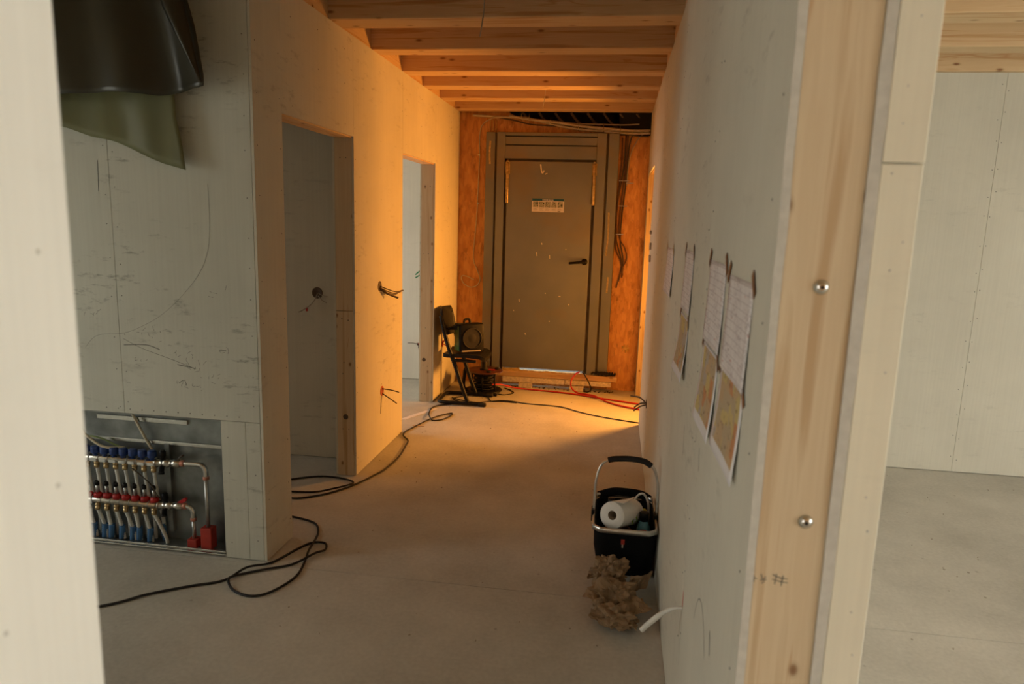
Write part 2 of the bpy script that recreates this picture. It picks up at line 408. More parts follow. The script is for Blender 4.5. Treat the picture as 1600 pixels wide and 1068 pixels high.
def part(o, label=None, stuff=False):
    if label: o['label'] = label
    if stuff: o['kind'] = 'stuff'
    return o
def bx(name, mat, parent, *a, bev=0):
    return MB().box(*a, bev=bev).build(name, mat, parent)
def copies(o, offsets):
    out = []
    for d in offsets:
        c = o.copy(); COL.objects.link(c); c.parent = o.parent; c.location = Vector(o.location) + Vector(d); out.append(c)
    return out

G = .0005     # half of a board joint
# ------------------------------------------------------------------ floor, ceiling, outside
floor = struct(MB().box(-4.9, 5.9, -3.7, 7.2, -.16, -.03).build('floor', 'core_fill'))
part(bx('floor_slab', 'concrete', floor, -4.9, 5.9, -3.7, 2.8135, -.03, 0))
part(bx('floor_slab', 'concrete', floor, -4.9, 5.9, 2.8175, 7.2, -.03, 0))
ground = struct(MB().box(-30, 30, -30, 40, -.4, -.17).build('ground', 'slab_outside'))
part(bx('paving_slab', 'slab_outside', ground, -3, 2, 7.25, 12, -.17, .05))

ceiling = struct(MB().box(-4.9, 5.9, -3.7, 7.2, 2.80, 2.95).build('ceiling', 'spruce_x'))
BEAM_Y = [(-2.68, -2.5), (-2.05, -1.87), (-1.42, -1.24), (-.79, -.61), (-.16, .02), (.5, .66), (1.13, 1.29), (1.76, 1.92), (2.4, 2.56), (3.03, 3.19)] + \
         [(3.655, 3.84), (4.296, 4.452), (4.916, 5.085), (5.444, 5.60), (5.976, 6.13), (6.54, 6.68)]
for a, b in BEAM_Y:
    ox = random.uniform(-3, 3)
    o = MB().box(-4.6-ox, 5.6-ox, a, b, 2.597, 2.80, bev=.004, seg=1).build('beam', 'spruce_x', ceiling)
    o.location.x = ox
# blocking between the beams above both corridor walls
bl = BEAM_Y[8:]
for (a, b), (c, d) in zip(bl[:-1], bl[1:]):
    bx('blocking', 'spruce_y', ceiling, -1.64, -1.535, b, c, 2.60, 2.80)
    bx('blocking', 'spruce_y', ceiling, .265, .384, b, c, 2.60, 2.80)
for nm, pts in (('ceiling_wire', [(-.703, 3.6, 2.80), (-.705, 3.6, 2.66), (-.712, 3.602, 2.574), (-.724, 3.6, 2.493)]),
                ('ceiling_wire', [(-.630, 5.9, 2.80), (-.637, 5.9, 2.64), (-.641, 5.902, 2.58), (-.653, 5.9, 2.514)])):
    first = pts[0][1] < 4
    single(MB().tube(catmull(pts, 5), .0035 if first else .003, 6), nm, 'cable_grey' if first else 'cable_cream', pts[0],
           'grey cable end hanging down in front of the nearest beam' if first else 'thin pale cable end hanging between the far beams', 'cable')

# ------------------------------------------------------------------ outer walls with real window openings (all behind or beside the camera)
def wall_with_window(name, axis, pos, thick, span, win, mat='plasterboard_clean', zt=2.8):
    "axis 0: wall normal x at pos; win = list of (a0,a1,z0,z1) along the other axis"
    mb = MB(); cur = span[0]
    def put(a0, a1, z0, z1):
        if a1-a0 < 1e-4 or z1-z0 < 1e-4: return
        if axis == 0: mb.box(pos, pos+thick, a0, a1, z0, z1)
        else: mb.box(a0, a1, pos, pos+thick, z0, z1)
    for a0, a1, z0, z1 in sorted(win):
        put(cur, a0, 0, zt); put(a0, a1, 0, z0); put(a0, a1, z1, zt); cur = a1
    put(cur, span[1], 0, zt)
    o = struct(mb.build(name, mat))
    return o
wall_with_window('wall_outer_left', 0, -4.9, .3, (-3.7, 6.72), [WIN_LEFT, WIN_ROOM1, WIN_ROOM2])
wall_with_window('wall_outer_right', 0, 5.6, .3, (-3.7, 6.72), [WIN_RIGHT])
wall_with_window('wall_back', 1, -3.7, .3, (-4.6, 5.6), [WIN_BACK], 'osb')
n_w = 1
for axis, pos, w in ((0, -4.75, WIN_LEFT), (0, -4.75, WIN_ROOM1), (0, -4.75, WIN_ROOM2), (0, 5.75, WIN_RIGHT), (1, -3.55, WIN_BACK)):
    mb = MB(); a0, a1, z0, z1 = w; t = .05
    for q in ((a0, a0+t, z0, z1), (a1-t, a1, z0, z1), (a0+t, a1-t, z0, z0+t), (a0+t, a1-t, z1-t, z1)):
        if axis == 0: mb.box(pos-.03, pos+.03, *q)
        else: mb.box(q[0], q[1], pos-.03, pos+.03, q[2], q[3])
    struct(mb.build('window_%d' % n_w, 'plasterboard_clean')); n_w += 1

# ------------------------------------------------------------------ left corridor wall
XL = -1.527; XC0, XC1 = -1.645, -1.540; XB = -1.6575
D1 = (3.097, 3.975); D2 = (4.92, 5.83); HD = 2.045; ZT = 2.5965; YF = 6.726
mb = MB()
mb.box(XC0+.004, XC1-.002, 2.955, D1[0]-.05, .0, ZT); mb.box(XC0+.004, XC1-.002, D1[1]+.05, D2[0]-.05, 0, ZT); mb.box(XC0+.004, XC1-.002, D2[1]+.05, YF-.01, 0, ZT)
mb.box(XC0+.004, XC1-.002, D1[0]-.05, D1[1]+.05, HD+.06, ZT); mb.box(XC0+.004, XC1-.002, D2[0]-.05, D2[1]+.05, HD+.06, ZT)
wl = struct(mb.build('wall_left', 'core_fill'))
def panel(parent, mat, *a): return MB().box(*a, bev=.0012, seg=1).build('plasterboard_panel', mat, parent)
segs = [(2.836, D1[0], 0, ZT), (D1[0], D1[1], HD, ZT), (D1[1], D2[0], 0, ZT), (D2[0], D2[1], HD, ZT), (D2[1], YF-.004, 0, ZT)]
for a, b, z0, z1 in segs:
    panel(wl, 'plasterboard', XC1, XL, a+G, b-G, z0+.004, z1)
    panel(wl, 'plasterboard', XB, XC0, max(a, 2.965)+G, b-G, z0+.004, z1)
# timber studs lining the door openings
def stud(parent, x0, x1, y0, y1, z0, z1, mat='spruce_z'): return MB().box(x0, x1, y0, y1, z0, z1, bev=.002, seg=1).build('timber_stud', mat, parent)
for d in (D1, D2):
    stud(wl, XC0, XC1, d[0]-.05, d[0]+.002, 0, HD)
    stud(wl, XC0, XC1, d[0]-.05, d[1]+.05, HD-.004, HD+.06, 'spruce_y')
stud(wl, XC0, XC1, D1[1]-.002, D1[1]+.05, 0, 1.034); stud(wl, XC0, XC1, D1[1]-.0005, D1[1]+.05, 1.0365, HD-.004)
stud(wl, XC0, XC1, D2[1]-.002, D2[1]+.05, 0, HD-.004)
for (x, y) in ((-1.592, D1[1]-.002), (-1.612, D2[1]-.002)):
    mb = MB().lathe([(.0165, 0), (.0165, .0015), (.013, .002), (.0125, .001)], (x, y, .378), (0, -1, 0), 20)  # no bore here: the hole's shade is the disc's dark colour
    part(mb.build('hole_shade_disc', 'socket_shade_brown', wl), 'dark disc coloured as the shade in a drilled hole near the foot of the stud')
mb = MB()
for (x, y, z) in [(-1.61, D1[1], 1.93), (-1.575, D1[1], 1.93), (-1.61, D1[1], .99), (-1.57, D1[1], .98), (-1.61, D1[1], .30), (-1.572, D1[1], .3), (-1.6, D1[1], .72), (-1.607, D1[1], .65), (-1.61, D2[1], 1.86), (-1.57, D2[1], 1.86), (-1.62, D2[1], 1.3), (-1.58, D2[1], 1.3), (-1.6, D2[1], .66), (-1.6, D2[1], .07), (-1.63, D2[1], .07), (-1.62, D2[1], .33), (-1.58, D2[1], .32)]:
    mb.disc((x, y-.002, z), .004, (0, -1, 0), 6)
mb2 = mb
for y in (2.87, 3.07, 4.0, 4.45, 4.9, 5.86, 6.3, 6.69):
    for k in range(13):
        mb2.disc((XL, y+random.uniform(-.006, .006), .1+k*.2+random.uniform(-.03, .03)), .0027, (1, 0, 0), 6)
for y in (3.2, 3.5, 3.85, 5.0, 5.4, 5.75):
    for z in (2.1, 2.3, 2.5): mb2.disc((XL, y, z+random.uniform(-.02, .02)), .0027, (1, 0, 0), 6)
part(mb2.build('screw_head', 'graphite', wl), None, True)

# rooms behind the left wall
dv = struct(MB().box(-4.6, XB, 4.262, 4.37, 0, ZT).build('wall_room_divider', 'core_fill'))
panel(dv, 'plasterboard', -3.0, XB-.002, 4.25, 4.2625, .004, ZT); panel(dv, 'plasterboard', -4.6, -3.002, 4.25, 4.2625, .004, ZT)
panel(dv, 'plasterboard_clean', -4.6, XB-.002, 4.37, 4.3825, .004, ZT)
fl_ = struct(MB().box(-4.6, XB, 6.66, 6.72, 0, ZT).build('wall_far_left', 'core_fill'))
panel(fl_, 'plasterboard_clean', -2.9, XB-.002, 6.645, 6.66, .004, ZT); panel(fl_, 'plasterboard_clean', -4.6, -2.902, 6.645, 6.66, .004, ZT)

# ------------------------------------------------------------------ wall with the heating cabinet (faces the camera)
YM = 2.836; CX0, CX1, CZ0, CZ1 = -2.78, -1.733, .012, .667
mb = MB(); mb.box(-4.6, -1.5405, YM+.0125, 2.95, CZ1+.03, ZT); mb.box(-1.715, -1.5405, YM+.0125, 2.95, 0, CZ1+.03); mb.box(-4.6, CX0-.02, YM+.0125, 2.95, 0, CZ1+.03)
wm = struct(mb.build('wall_alcove', 'core_fill'))
panel(wm, 'plasterboard_scuffed', -2.208+G, -1.541, YM, YM+.0125, CZ1+.002, ZT)
panel(wm, 'plasterboard_scuffed', -3.45, -2.208-G, YM, YM+.0125, CZ1+.002, ZT)
panel(wm, 'plasterboard_scuffed', -4.6, -3.452, YM, YM+.0125, .004, ZT)
panel(wm, 'plasterboard_scuffed', -1.612+G, -1.541, YM, YM+.0125, .004, CZ1)
panel(wm, 'plasterboard_scuffed', CX1+.001, -1.612-G, YM, YM+.0125, .004, CZ1)
panel(wm, 'plasterboard_scuffed', -3.45, CX0, YM, YM+.0125, .004, CZ1)
panel(wm, 'plasterboard', -4.6, -1.66, 2.95, 2.9625, .004, ZT)
mb = MB()
for x in (-1.565, -2.185, -2.232):
    for k in range(12): mb.disc((x+random.uniform(-.004, .004), YM, .72+k*.16+random.uniform(-.03, .03)), .0027, (0, -1, 0), 6)
for k in range(12): mb.disc((-2.3+k*.06, YM, .69), .003, (0, -1, 0), 6)
for k in range(4): mb.disc((-1.57, YM, .1+k*.16), .0027, (0, -1, 0), 6); mb.disc((-1.7, YM, .08+k*.17), .0027, (0, -1, 0), 6)
part(mb.build('screw_head', 'graphite', wm), None, True)
# pencil lines, sums and scratches left on the boards
mb = MB(); ny = (0, -1, 0); Y_ = YM-.0006
def pm(pts, w=.0022): mb.ribbon(catmull([(x, Y_, z) for x, z in pts], 6), w, ny)
pm([(-1.744, 1.715), (-1.742, 1.563), (-1.757, 1.429), (-1.808, 1.323), (-1.906, 1.212), (-2.003, 1.132), (-2.088, 1.084), (-2.186, 1.046), (-2.32, 1.028), (-2.385, .969)], .0013)
pm([(-2.19, .991), (-2.08, .997), (-2.013, .979)], .004); pm([(-2.19, 1.02), (-2.1, .98), (-1.95, .935), (-1.84, .90)], .002)
pm([(-2.258, 1.806), (-2.263, 1.673)], .003); pm([(-1.93, .915), (-1.86, .905), (-1.845, .90)], .004)
pm([(-1.927, .829), (-1.90, .845), (-1.89, .82)], .003); pm([(-1.72, .99), (-1.69, .992)], .003)
rs = random.Random(3)
for cx, cz, nn, s_ in ((-1.9, .95, 9, .03), (-1.84, .9, 8, .03), (-1.78, .86, 6, .03), (-1.92, .83, 6, .025), (-1.84, .81, 6, .02), (-1.71, .985, 5, .02), (-2.06, 1.04, 8, .04), (-2.1, .92, 5, .03), (-2.35, 1.12, 5, .03), (-1.72, 1.25, 4, .03)):
    for k in range(nn):
        x = cx+rs.uniform(-1.6, 1.6)*s_; z = cz+rs.uniform(-1, 1)*s_*.7; a = rs.uniform(-.5, 2.2); l = rs.uniform(.008, .025)
        pm([(x, z), (x+l*.5*math.cos(a)+rs.uniform(-.005, .005), z+l*.5*math.sin(a)), (x+l*math.cos(a), z+l*math.sin(a))], .0016)
part(mb.build('pencil_mark', 'graphite', wm), None, True)

# ------------------------------------------------------------------ near left wall stub (out of focus at the picture's left)
wn = struct(MB().box(-4.6, -.525, .4525, .5875, 0, ZT).build('wall_near_left', 'core_fill'))
panel(wn, 'plasterboard_clean', -1.75, -.525, .44, .4525, .004, ZT); panel(wn, 'plasterboard_clean', -4.6, -1.752, .44, .4525, .004, ZT)
panel(wn, 'plasterboard_clean', -4.6, -.525, .5875, .60, .004, ZT)
part(MB().box(-.5248, -.511, .44, .60, .004, ZT, bev=.002, seg=1).build('plasterboard_panel', 'plasterboard_clean', wn))
mb = MB()
for k in range(14): mb.disc((-.511, .56-.07*(k % 2), .9+.11*k), .0025, (1, 0, 0), 6)
part(mb.build('screw_head', 'board_edge', wn), None, True)

# ------------------------------------------------------------------ right corridor wall
XR = .257; YP = 1.19; O0, O1 = 5.56, 6.55
RX0, RX1 = XR+.0125, .384; RXB = .400
mb = MB(); mb.box(RX0+.002, RX1-.002, YP+.06, O0-.05, 0, ZT); mb.box(RX0+.002, RX1-.002, O0-.05, O1+.05, HD+.07, ZT); mb.box(RX0+.002, RX1-.002, O1+.05, YF-.01, 0, ZT)
wr = struct(mb.build('wall_right', 'core_fill'))
ys = [YP, 2.03, 3.28, 4.53, O0]
for a, b in zip(ys[:-1], ys[1:]):
    panel(wr, 'plasterboard', XR, RX0, a+G, b-G, .004, ZT); panel(wr, 'plasterboard_clean', RX1, RXB, a+G, b-G, .004, ZT)
for a, b, z0 in ((O0, O1, HD), (O1, YF-.004, 0)):
    panel(wr, 'plasterboard', XR, RX0, a+G, b-G, z0+.004, ZT); panel(wr, 'plasterboard_clean', RX1, RXB, a+G, b-G, z0+.004, ZT)
stud(wr, RX0, RX1, YP+.003, YP+.06, 0, ZT)
stud(wr, RX0, RX1, O0-.05, O0+.001, 0, HD); stud(wr, XR+.001, RX1, O1-.001, O1+.05, 0, HD); stud(wr, RX0, RX1, O0-.05, O1+.05, HD-.002, HD+.07, 'spruce_y')
# ragged filler left on the cut board edges
mb = MB()
for x0, x1 in ((XR, RX0), (RX1, RXB)):
    pl_ = []; n = 120
    for side in (0, 1):
        rng = range(n+1) if side == 0 else range(n, -1, -1)
        for k in rng:
            z = .01 + k*(ZT-.02)/n
            x = (x0 - .0004 - abs(noise.noise((z*9, x0*40, 1)))*.002) if side == 0 else (x1 + .0006 + max(0, noise.noise((z*7, x0*40, 5)))*.003)
            pl_.append((x, YP+.0005, z))
    mb.poly_prism(pl_, (0, -1, 0), .0015)
part(mb.build('board_edge', 'board_edge', wr))
for x, z in ((.332, 1.509), (.347, 1.106)):
    mb = MB().lathe([(.0125, 0), (.0125, .0015), (.0105, .004), (.0070, .0065), (.0045, .0075)], (x, YP+.003, z), (0, -1, 0), 24)
    bo = part(mb.build('bolt', 'zinc', wr), 'shiny domed bolt head in the pale timber post')
    part(MB().lathe([(.003, 0), (.003, .0006)], (x, YP+.003-.0078, z), (0, -1, 0), 6).build('bolt_socket', 'black_paint', bo))
mb = MB(); yy = YP+.0022
for ln in ([(.267, .996), (.277, .993)], [(.271, 1.0), (.272, .987)], [(.283, 1.003), (.287, .992), (.291, .999)], [(.282, .991), (.293, .993)], [(.285, .985), (.290, .990)], [(.302, 1.004), (.315, .999), (.328, .998)], [(.302, .995), (.316, .992), (.329, .991)], [(.309, 1.006), (.307, .986)], [(.320, 1.004), (.318, .984)]):
    mb.ribbon(catmull([(x, yy, z) for x, z in ln], 4), .0016, (0, -1, 0))
part(mb.build('pencil_mark', 'graphite', wr), None, True)
mb = MB()
for y in (1.25, 2.0, 2.06, 3.25, 3.31, 4.5, 4.56, 5.5):
    for k in range(12): mb.disc((XR, y+random.uniform(-.01, .01), .15+k*.21+random.uniform(-.03, .03)), .0027, (-1, 0, 0), 6)
part(mb.build('screw_head', 'graphite', wr), None, True)
mb = MB()
arc = [(1.75, .58), (1.72, .64), (1.68, .675), (1.63, .68), (1.58, .65), (1.54, .60)]
mb.ribbon(catmull([(XR-.0006, y, z) for y, z in arc], 6), .003, (-1, 0, 0))
mb.ribbon([(XR-.0006, 1.99, .5), (XR-.0006, 1.99, .28)], .002, (-1, 0, 0))
for y, z, l in ((2.3, .95, .1), (1.9, 1.0, .06), (1.5, .7, .05), (2.9, 1.05, .08)): mb.ribbon([(XR-.0006, y, z), (XR-.0006, y-.02, z-l)], .006, (-1, 0, 0))
part(mb.build('scuff_mark', 'graphite', wr), None, True)

# boarded return beside the timber post
wp = struct(MB().box(.4035, .4625, YP+.012, 1.31, 0, ZT).build('wall_right_return', 'plasterboard_cream'))
part(MB().box(.4015, .4635, YP-.002, YP+.012, 1.7065, ZT, bev=.0015, seg=1).build('plasterboard_panel', 'plasterboard_cream', wp))
part(MB().box(.4015, .4630, YP-.001, YP+.012, .004, 1.7045, bev=.0015, seg=1).build('plasterboard_panel', 'plasterboard_cream', wp))
mb = MB()
for x, z in ((.433, 1.92), (.426, 1.82), (.425, 1.765), (.418, 1.69), (.446, 1.585), (.432, 1.54), (.444, 1.375), (.438, 1.16), (.447, 1.1), (.437, .95), (.447, .87)): mb.disc((x, YP-.0015, z), .0022, (0, -1, 0), 6)
part(mb.build('screw_head', 'board_edge', wp), None, True)

# right room back wall
wb = struct(MB().box(RXB, 5.6, 4.959, 5.07, 0, ZT).build('wall_right_room', 'core_fill'))
for a, b in ((RXB, 1.10), (1.10, 2.345), (2.345, 3.595), (3.595, 5.6)): panel(wb, 'plasterboard_room', a+G, b-G, 4.946, 4.959, .004, ZT)
panel(wb, 'plasterboard', RXB+.002, 5.6, 5.07, 5.0825, .004, ZT)
mb = MB()
for k in range(16):
    for x in (2.325, 2.365): mb.disc((x+random.uniform(-.008, .008), 4.946, .1+k*.16+random.uniform(-.03, .03)), .0035, (0, -1, 0), 6)
part(mb.build('screw_head', 'graphite', wb), None, True)
struct(MB().box(2.9, 3.0, 5.09, YF, 0, ZT).build('wall_lamp_room', 'plasterboard'))

# ------------------------------------------------------------------ far wall: OSB round the steel door
FX0, FX1, FZ0, FZ1 = -1.262, -.022, .14, 2.412
mb = MB(); mb.box(-4.9, FX0+.01, YF+.03, 7.0, 0, 2.8); mb.box(FX1-.01, 5.9, YF+.02, 7.0, 0, 2.8); mb.box(FX0-.005, FX1+.005, YF+.03, 7.0, 0, .12)
mb.box(-1.66, .6, 6.98, 7.0, FZ1, 2.8)
wf = struct(mb.build('wall_far', 'void_black'))
bx('osb_panel', 'osb', wf, -1.66, FX0-.002, YF, YF+.018, 0, 2.8)
bx('osb_panel', 'osb', wf, FX1+.002, .384, YF, YF+.018, 0, 2.40)
mb = MB().poly_prism([(FX0, YF, FZ1), (FX0, YF, 2.8), (-1.07, YF, 2.8), (-1.06, YF, 2.60), (-.95, YF, 2.535), (-.82, YF, 2.53), (-.6, YF, 2.47), (-.4, YF, 2.445), (-.1, YF, 2.42), (FX1, YF, FZ1)], (0, 1, 0), .018)
part(mb.build('osb_panel', 'osb', wf))
bx('plasterboard_panel', 'plasterboard', wf, .402, 2.9, YF, YF+.018, 0, 2.8)
bx('osb_panel', 'osb', wf, FX0+.012, FX1-.002, YF+.005, YF+.02, 0, .14)
# folded black membrane and ribs in the gap over the door
rows = []
for j in range(9):
    y = 6.76 + .2*j/8; rows.append([(-1.06+1.35*i/60, y + .02*math.sin(i*.9+j), 2.36+.42*j/8 + .022*math.sin(i*1.15 + j*.5)) for i in range(61)])
part(MB().loft(rows, False, False).build('membrane', 'membrane', wf), 'creased black membrane in the gap above the door')
for k in range(8):
    x = -.93+k*.15
    mb = MB().tube(catmull([(x, 6.745, 2.60), (x+.06, 6.765, 2.53), (x+.15, 6.78, 2.46), (x+.22, 6.79, 2.42)], 5), .012, 6)
    part(mb.build('rib', 'membrane_rib', wf))

# steel door
d1 = struct(MB().box(FX0, -1.172, 6.672, 6.745, FZ0, FZ1, bev=.004, seg=1).build('door_1', 'door_paint'))
d1['label'] = 'grey-olive steel door with scuffed paint set in the orange board wall'
for q in ((-1.153, -1.075, 6.655, 6.745, FZ0, FZ1), (-.116, FX1, 6.672, 6.745, FZ0, FZ1), (-.222, -.135, 6.655, 6.745, FZ0, FZ1)):
    part(MB().box(*q, bev=.004, seg=1).build('door_post', 'door_paint', d1))
for q in ((-1.172, -1.153, 6.69, 6.745, FZ0, FZ1), (-.135, -.116, 6.69, 6.745, FZ0, FZ1), (-1.075, -1.05, 6.685, 6.745, FZ0+.03, 2.18), (-.247, -.222, 6.685, 6.745, FZ0+.03, 2.18), (-1.075, -.222, 6.685, 6.745, 2.152, 2.172)):
    part(bx('rebate', 'door_rebate', d1, *q))
for z0, z1 in ((2.172, 2.292), (2.302, 2.372), (2.382, FZ1)):
    part(MB().box(-1.075, -.222, 6.662, 6.745, z0, z1, bev=.004, seg=1).build('transom_panel', 'door_paint', d1))
leaf = part(auto(MB().box(-1.048, -.249, 6.648, 6.70, .181, 2.150, bev=.006, seg=3).build('door_leaf', 'door_paint', d1)))
for x in (-1.045, -.234):
    h = MB().lathe([(.012, 0), (.014, .005), (.014, .36), (.010, .372)], (x, 6.642, 1.762), (0, 0, 1), 12)
    ho = part(h.build('hinge', 'worn_brass', d1), 'long brass coloured lift-off hinge')
    part(MB().box(x-.022, x+.022, 6.645, 6.660, 2.03, 2.14, bev=.003, seg=1).build('hinge_plate', 'worn_brass', ho))
    part(MB().lathe([(.008, 0), (.016, .01), (.008, .025)], (x, 6.642, 2.134), (0, 0, 1), 10).build('hinge_cap', 'brass', ho))
mb = MB().lathe([(.030, 0), (.030, .008), (.022, .014), (.012, .016), (.012, .05)], (-.288, 6.648, 1.238), (0, -1, 0), 24)
hd = part(mb.build('door_handle', 'black_plastic', d1), 'black lever door handle')
part(MB().tube(catmull([(-.288, 6.60, 1.238), (-.31, 6.595, 1.236), (-.36, 6.595, 1.230), (-.432, 6.598, 1.222)], 5), [.012]*15+[.0095], 10).build('lever', 'black_plastic', hd))
# instruction sticker on the leaf: teal heading, five small pictures, text lines
part(bx('door_light_stop', 'door_rebate', d1, FX0, FX1, 6.715, 6.75, 2.16, FZ1)); part(bx('door_light_stop', 'door_rebate', d1, FX0, -1.04, 6.71, 6.75, FZ0, 2.17)); part(bx('door_light_stop', 'door_rebate', d1, -.256, FX1, 6.71, 6.75, FZ0, 2.17))  # boxes added behind the frame to stop daylight leaking through its gaps
st = part(MB().box(-.805, -.503, 6.6465, 6.6482, 1.690, 1.812).build('sticker', 'paper_white', d1), 'small white instruction sticker with a teal heading and five pictures')
part(bx('sticker_heading', 'print_teal', st, -.804, -.504, 6.6458, 6.6466, 1.790, 1.812))
mb = MB()
x = -.706
for w in (.010, .006, .009, .005, .012, .003, .008, .010, .006, .011): mb.box(x, x+w, 6.6452, 6.6459, 1.797, 1.805); x += w+.0025
part(mb.build('sticker_lettering', 'paper_white', st), None, True)
for k in range(5):
    x = -.794+k*.0575
    p_ = part(bx('sticker_picture', 'print_photo', st, x, x+.05, 6.6458, 6.6466, 1.732, 1.785))
mb = MB()
for x, z, w, h in ((-.762, 1.763, .014, .012), (-.757, 1.742, .010, .010), (-.734, 1.765, .006, .012), (-.70, 1.76, .012, .012), (-.675, 1.768, .010, .010), (-.60, 1.765, .008, .01), (-.558, 1.758, .006, .022), (-.53, 1.742, .012, .02)): mb.box(x, x+w, 6.6452, 6.6459, z, z+h)
for k in range(5):
    for j in range(3): mb.box(-.79+k*.0575, -.79+k*.0575+.03+.01*((k+j) % 2), 6.6457, 6.6466, 1.703+j*.008, 1.7045+j*.008)
mb.box(-.56, -.535, 6.6455, 6.6466, 1.694, 1.699)
part(mb.build('sticker_print', 'print_dark', st), None, True)
# paint chips bared on the leaf
mb = MB()
for pts in ([(-.735, 2.125), (-.727, 2.07), (-.715, 2.045), (-.70, 2.07)], [(-.69, 2.035), (-.67, 2.045)], [(-.70, 1.40), (-.695, 1.385)], [(-.62, 1.29), (-.618, 1.255)], [(-.745, 1.31), (-.74, 1.275)], [(-.65, .93), (-.645, .92)], [(-.52, .9), (-.50, .9)], [(-.9, .86), (-.895, .83)], [(-.47, 1.345), (-.465, 1.35)], [(-.6, .66), (-.597, .65)], [(-.83, .53), (-.822, .51)], [(-.95, .75), (-.945, .74)], [(-.42, .83), (-.415, .82)]):
    mb.ribbon(catmull([(x, 6.6474, z) for x, z in pts], 4), .012 if len(pts) > 2 else .008, (0, -1, 0))
part(mb.build('paint_chip', 'foam_board', leaf), None, True)
mb = MB()
for pts in ([(-1.22, 2.33), (-1.225, 2.22), (-1.22, 2.12)], [(-.085, 1.7), (-.08, 1.5), (-.09, 1.3)], [(-.06, 1.1), (-.065, .95)]):
    mb.ribbon(catmull([(x, 6.6714, z) for x, z in pts], 4), .016, (0, -1, 0))
part(mb.build('paint_chip', 'worn_brass', d1), None, True)
# crumbling foam under the leaf (left part of the light gap is choked by it)
mb = MB(); n = 40; top = []; bot = []
for k in range(n+1):
    x = -1.045 + .80*k/n
    top.append((x, 6.64, .158 + .012*abs(noise.noise((x*14, 0, 0))) + (.016 if k < 9 else 0))); bot.append((x, 6.64, .150))
mb.poly_prism(top + bot[::-1], (0, 1, 0), .05)
part(mb.build('threshold_foam', 'glue_foam', d1), 'crumbling yellow foam strip under the door leaf')

# timber plank, insulation blocks and foam pads under the door sill
single(MB().box(-1.255, .075, 6.615, 6.695, .100, .149, bev=.003, seg=1), 'sill_plank', 'spruce_x', (-.6, 6.66, .100), 'pale timber plank lying under the steel door', 'plank')
for x0, x1, z0, z1, lb in ((-1.03, -.425, .050, .096, 'long pale insulation block under the sill plank'), (-.415, .02, .053, .096, 'short pale insulation block at the red hose under the sill plank')):
    mb = MB().box(x0, x1, 6.602, 6.69, z0, z1)
    bmesh.ops.subdivide_edges(mb.b, edges=mb.b.edges[:], cuts=5)
    for v in mb.b.verts: v.co += noise.noise_vector(v.co*30)*.0035
    single(mb, 'insulation_block', 'foam_board', ((x0+x1)/2, 6.66, z0), lb, 'insulation')
for x0, x1, lb in ((-.87, -.74, 'crumbled foam pad propping the plank below the door middle'), (-.37, -.24, 'square foam pad propping the plank behind the red hose')):
    mb = MB().box(x0, x1, 6.585, 6.68, 0.0005, .043)
    bmesh.ops.subdivide_edges(mb.b, edges=mb.b.edges[:], cuts=5)
    for v in mb.b.verts:
        d = noise.noise_vector(v.co*22)*.010; d.z = min(d.z, 0) if v.co.z < .01 else d.z*.4
        v.co += d; v.co.z = max(v.co.z, .0005)
    single(mb, 'foam_pad', 'foam_board', ((x0+x1)/2, 6.64, 0), lb, 'foam', flat=True)
mb = MB()
rs = random.Random(5)
for k in range(60):
    x = rs.uniform(-1.0, .05); y = rs.uniform(6.56, 6.63); s_ = rs.uniform(.004, .014)
    mb.box(x, x+s_, y, y+s_, .0003, s_*.6, mtx=None)
o = mb.build('rubble_crumbs', 'debris_dark'); o['kind'] = 'stuff'; tag(o, 'dark rubble crumbs along the foot of the door sill', 'rubble')
# black rag / cable bundle on the plank's right end
mb = MB()
for k in range(6):
    a = k*1.1
    mb.tube(catmull([(-.17+.035*k, 6.645+.015*math.sin(a), .160), (-.15+.035*k, 6.635+.015*math.cos(a), .178+.012*math.sin(a)), (-.10+.03*k, 6.64, .163), (-.07+.025*k, 6.645+.01*math.sin(a*2), .185), (-.03+.015*k, 6.63, .159)], 5), [.009]*21, 6)
single(mb, 'black_strap', 'black_rubber', (-.05, 6.65, .149), 'crumpled black strap on the right end of the sill plank', 'strap')

# ------------------------------------------------------------------ cables on the far wall
mb = MB(); yy = 6.705
tb = thing('cable_bundle', 'grey cable bundle strung over the steel door', 'cable', (-.6, 6.7, 2.5))
runs = [[(-1.40, 2.565), (-1.122, 2.553), (-.909, 2.543), (-.667, 2.50), (-.427, 2.462), (-.191, 2.448), (.073, 2.425), (.24, 2.43)],
        [(-1.20, 2.548), (-.95, 2.548), (-.80, 2.525), (-.55, 2.470), (-.3, 2.440), (.05, 2.418), (.25, 2.42)],
        [(-1.05, 2.56), (-.86, 2.53), (-.64, 2.51), (-.38, 2.475), (-.12, 2.455), (.1, 2.44), (.25, 2.445)],
        [(-.65, 2.52), (-.45, 2.50), (-.25, 2.495), (.0, 2.492), (.15, 2.50)],
        [(-1.15, 2.545), (-1.0, 2.52), (-.85, 2.487), (-.7, 2.478), (-.5, 2.47), (-.2, 2.435), (.1, 2.40), (.24, 2.39)]]
for i, rr in enumerate(runs):
    part(MB().tube(catmull([(x, yy-.012*(i % 3), z) for x, z in rr], 6), .011 if i < 3 else .0065, 7).build('cable', ('cable_cream', 'cable_grey', 'cable_grey', 'cable_grey', 'cable_dark')[i], tb))
for x, z in ((-.93, 2.54), (-.86, 2.53), (-.66, 2.50), (-.40, 2.46), (-.17, 2.45), (-.02, 2.43)):
    part(MB().tube(catmull([(x-.004, yy+.01, z+.06), (x, yy-.045, z+.02), (x, yy-.045, z-.02), (x+.004, yy+.01, z-.03)], 4), .003, 5).build('cable_tie', 'zinc', tb))
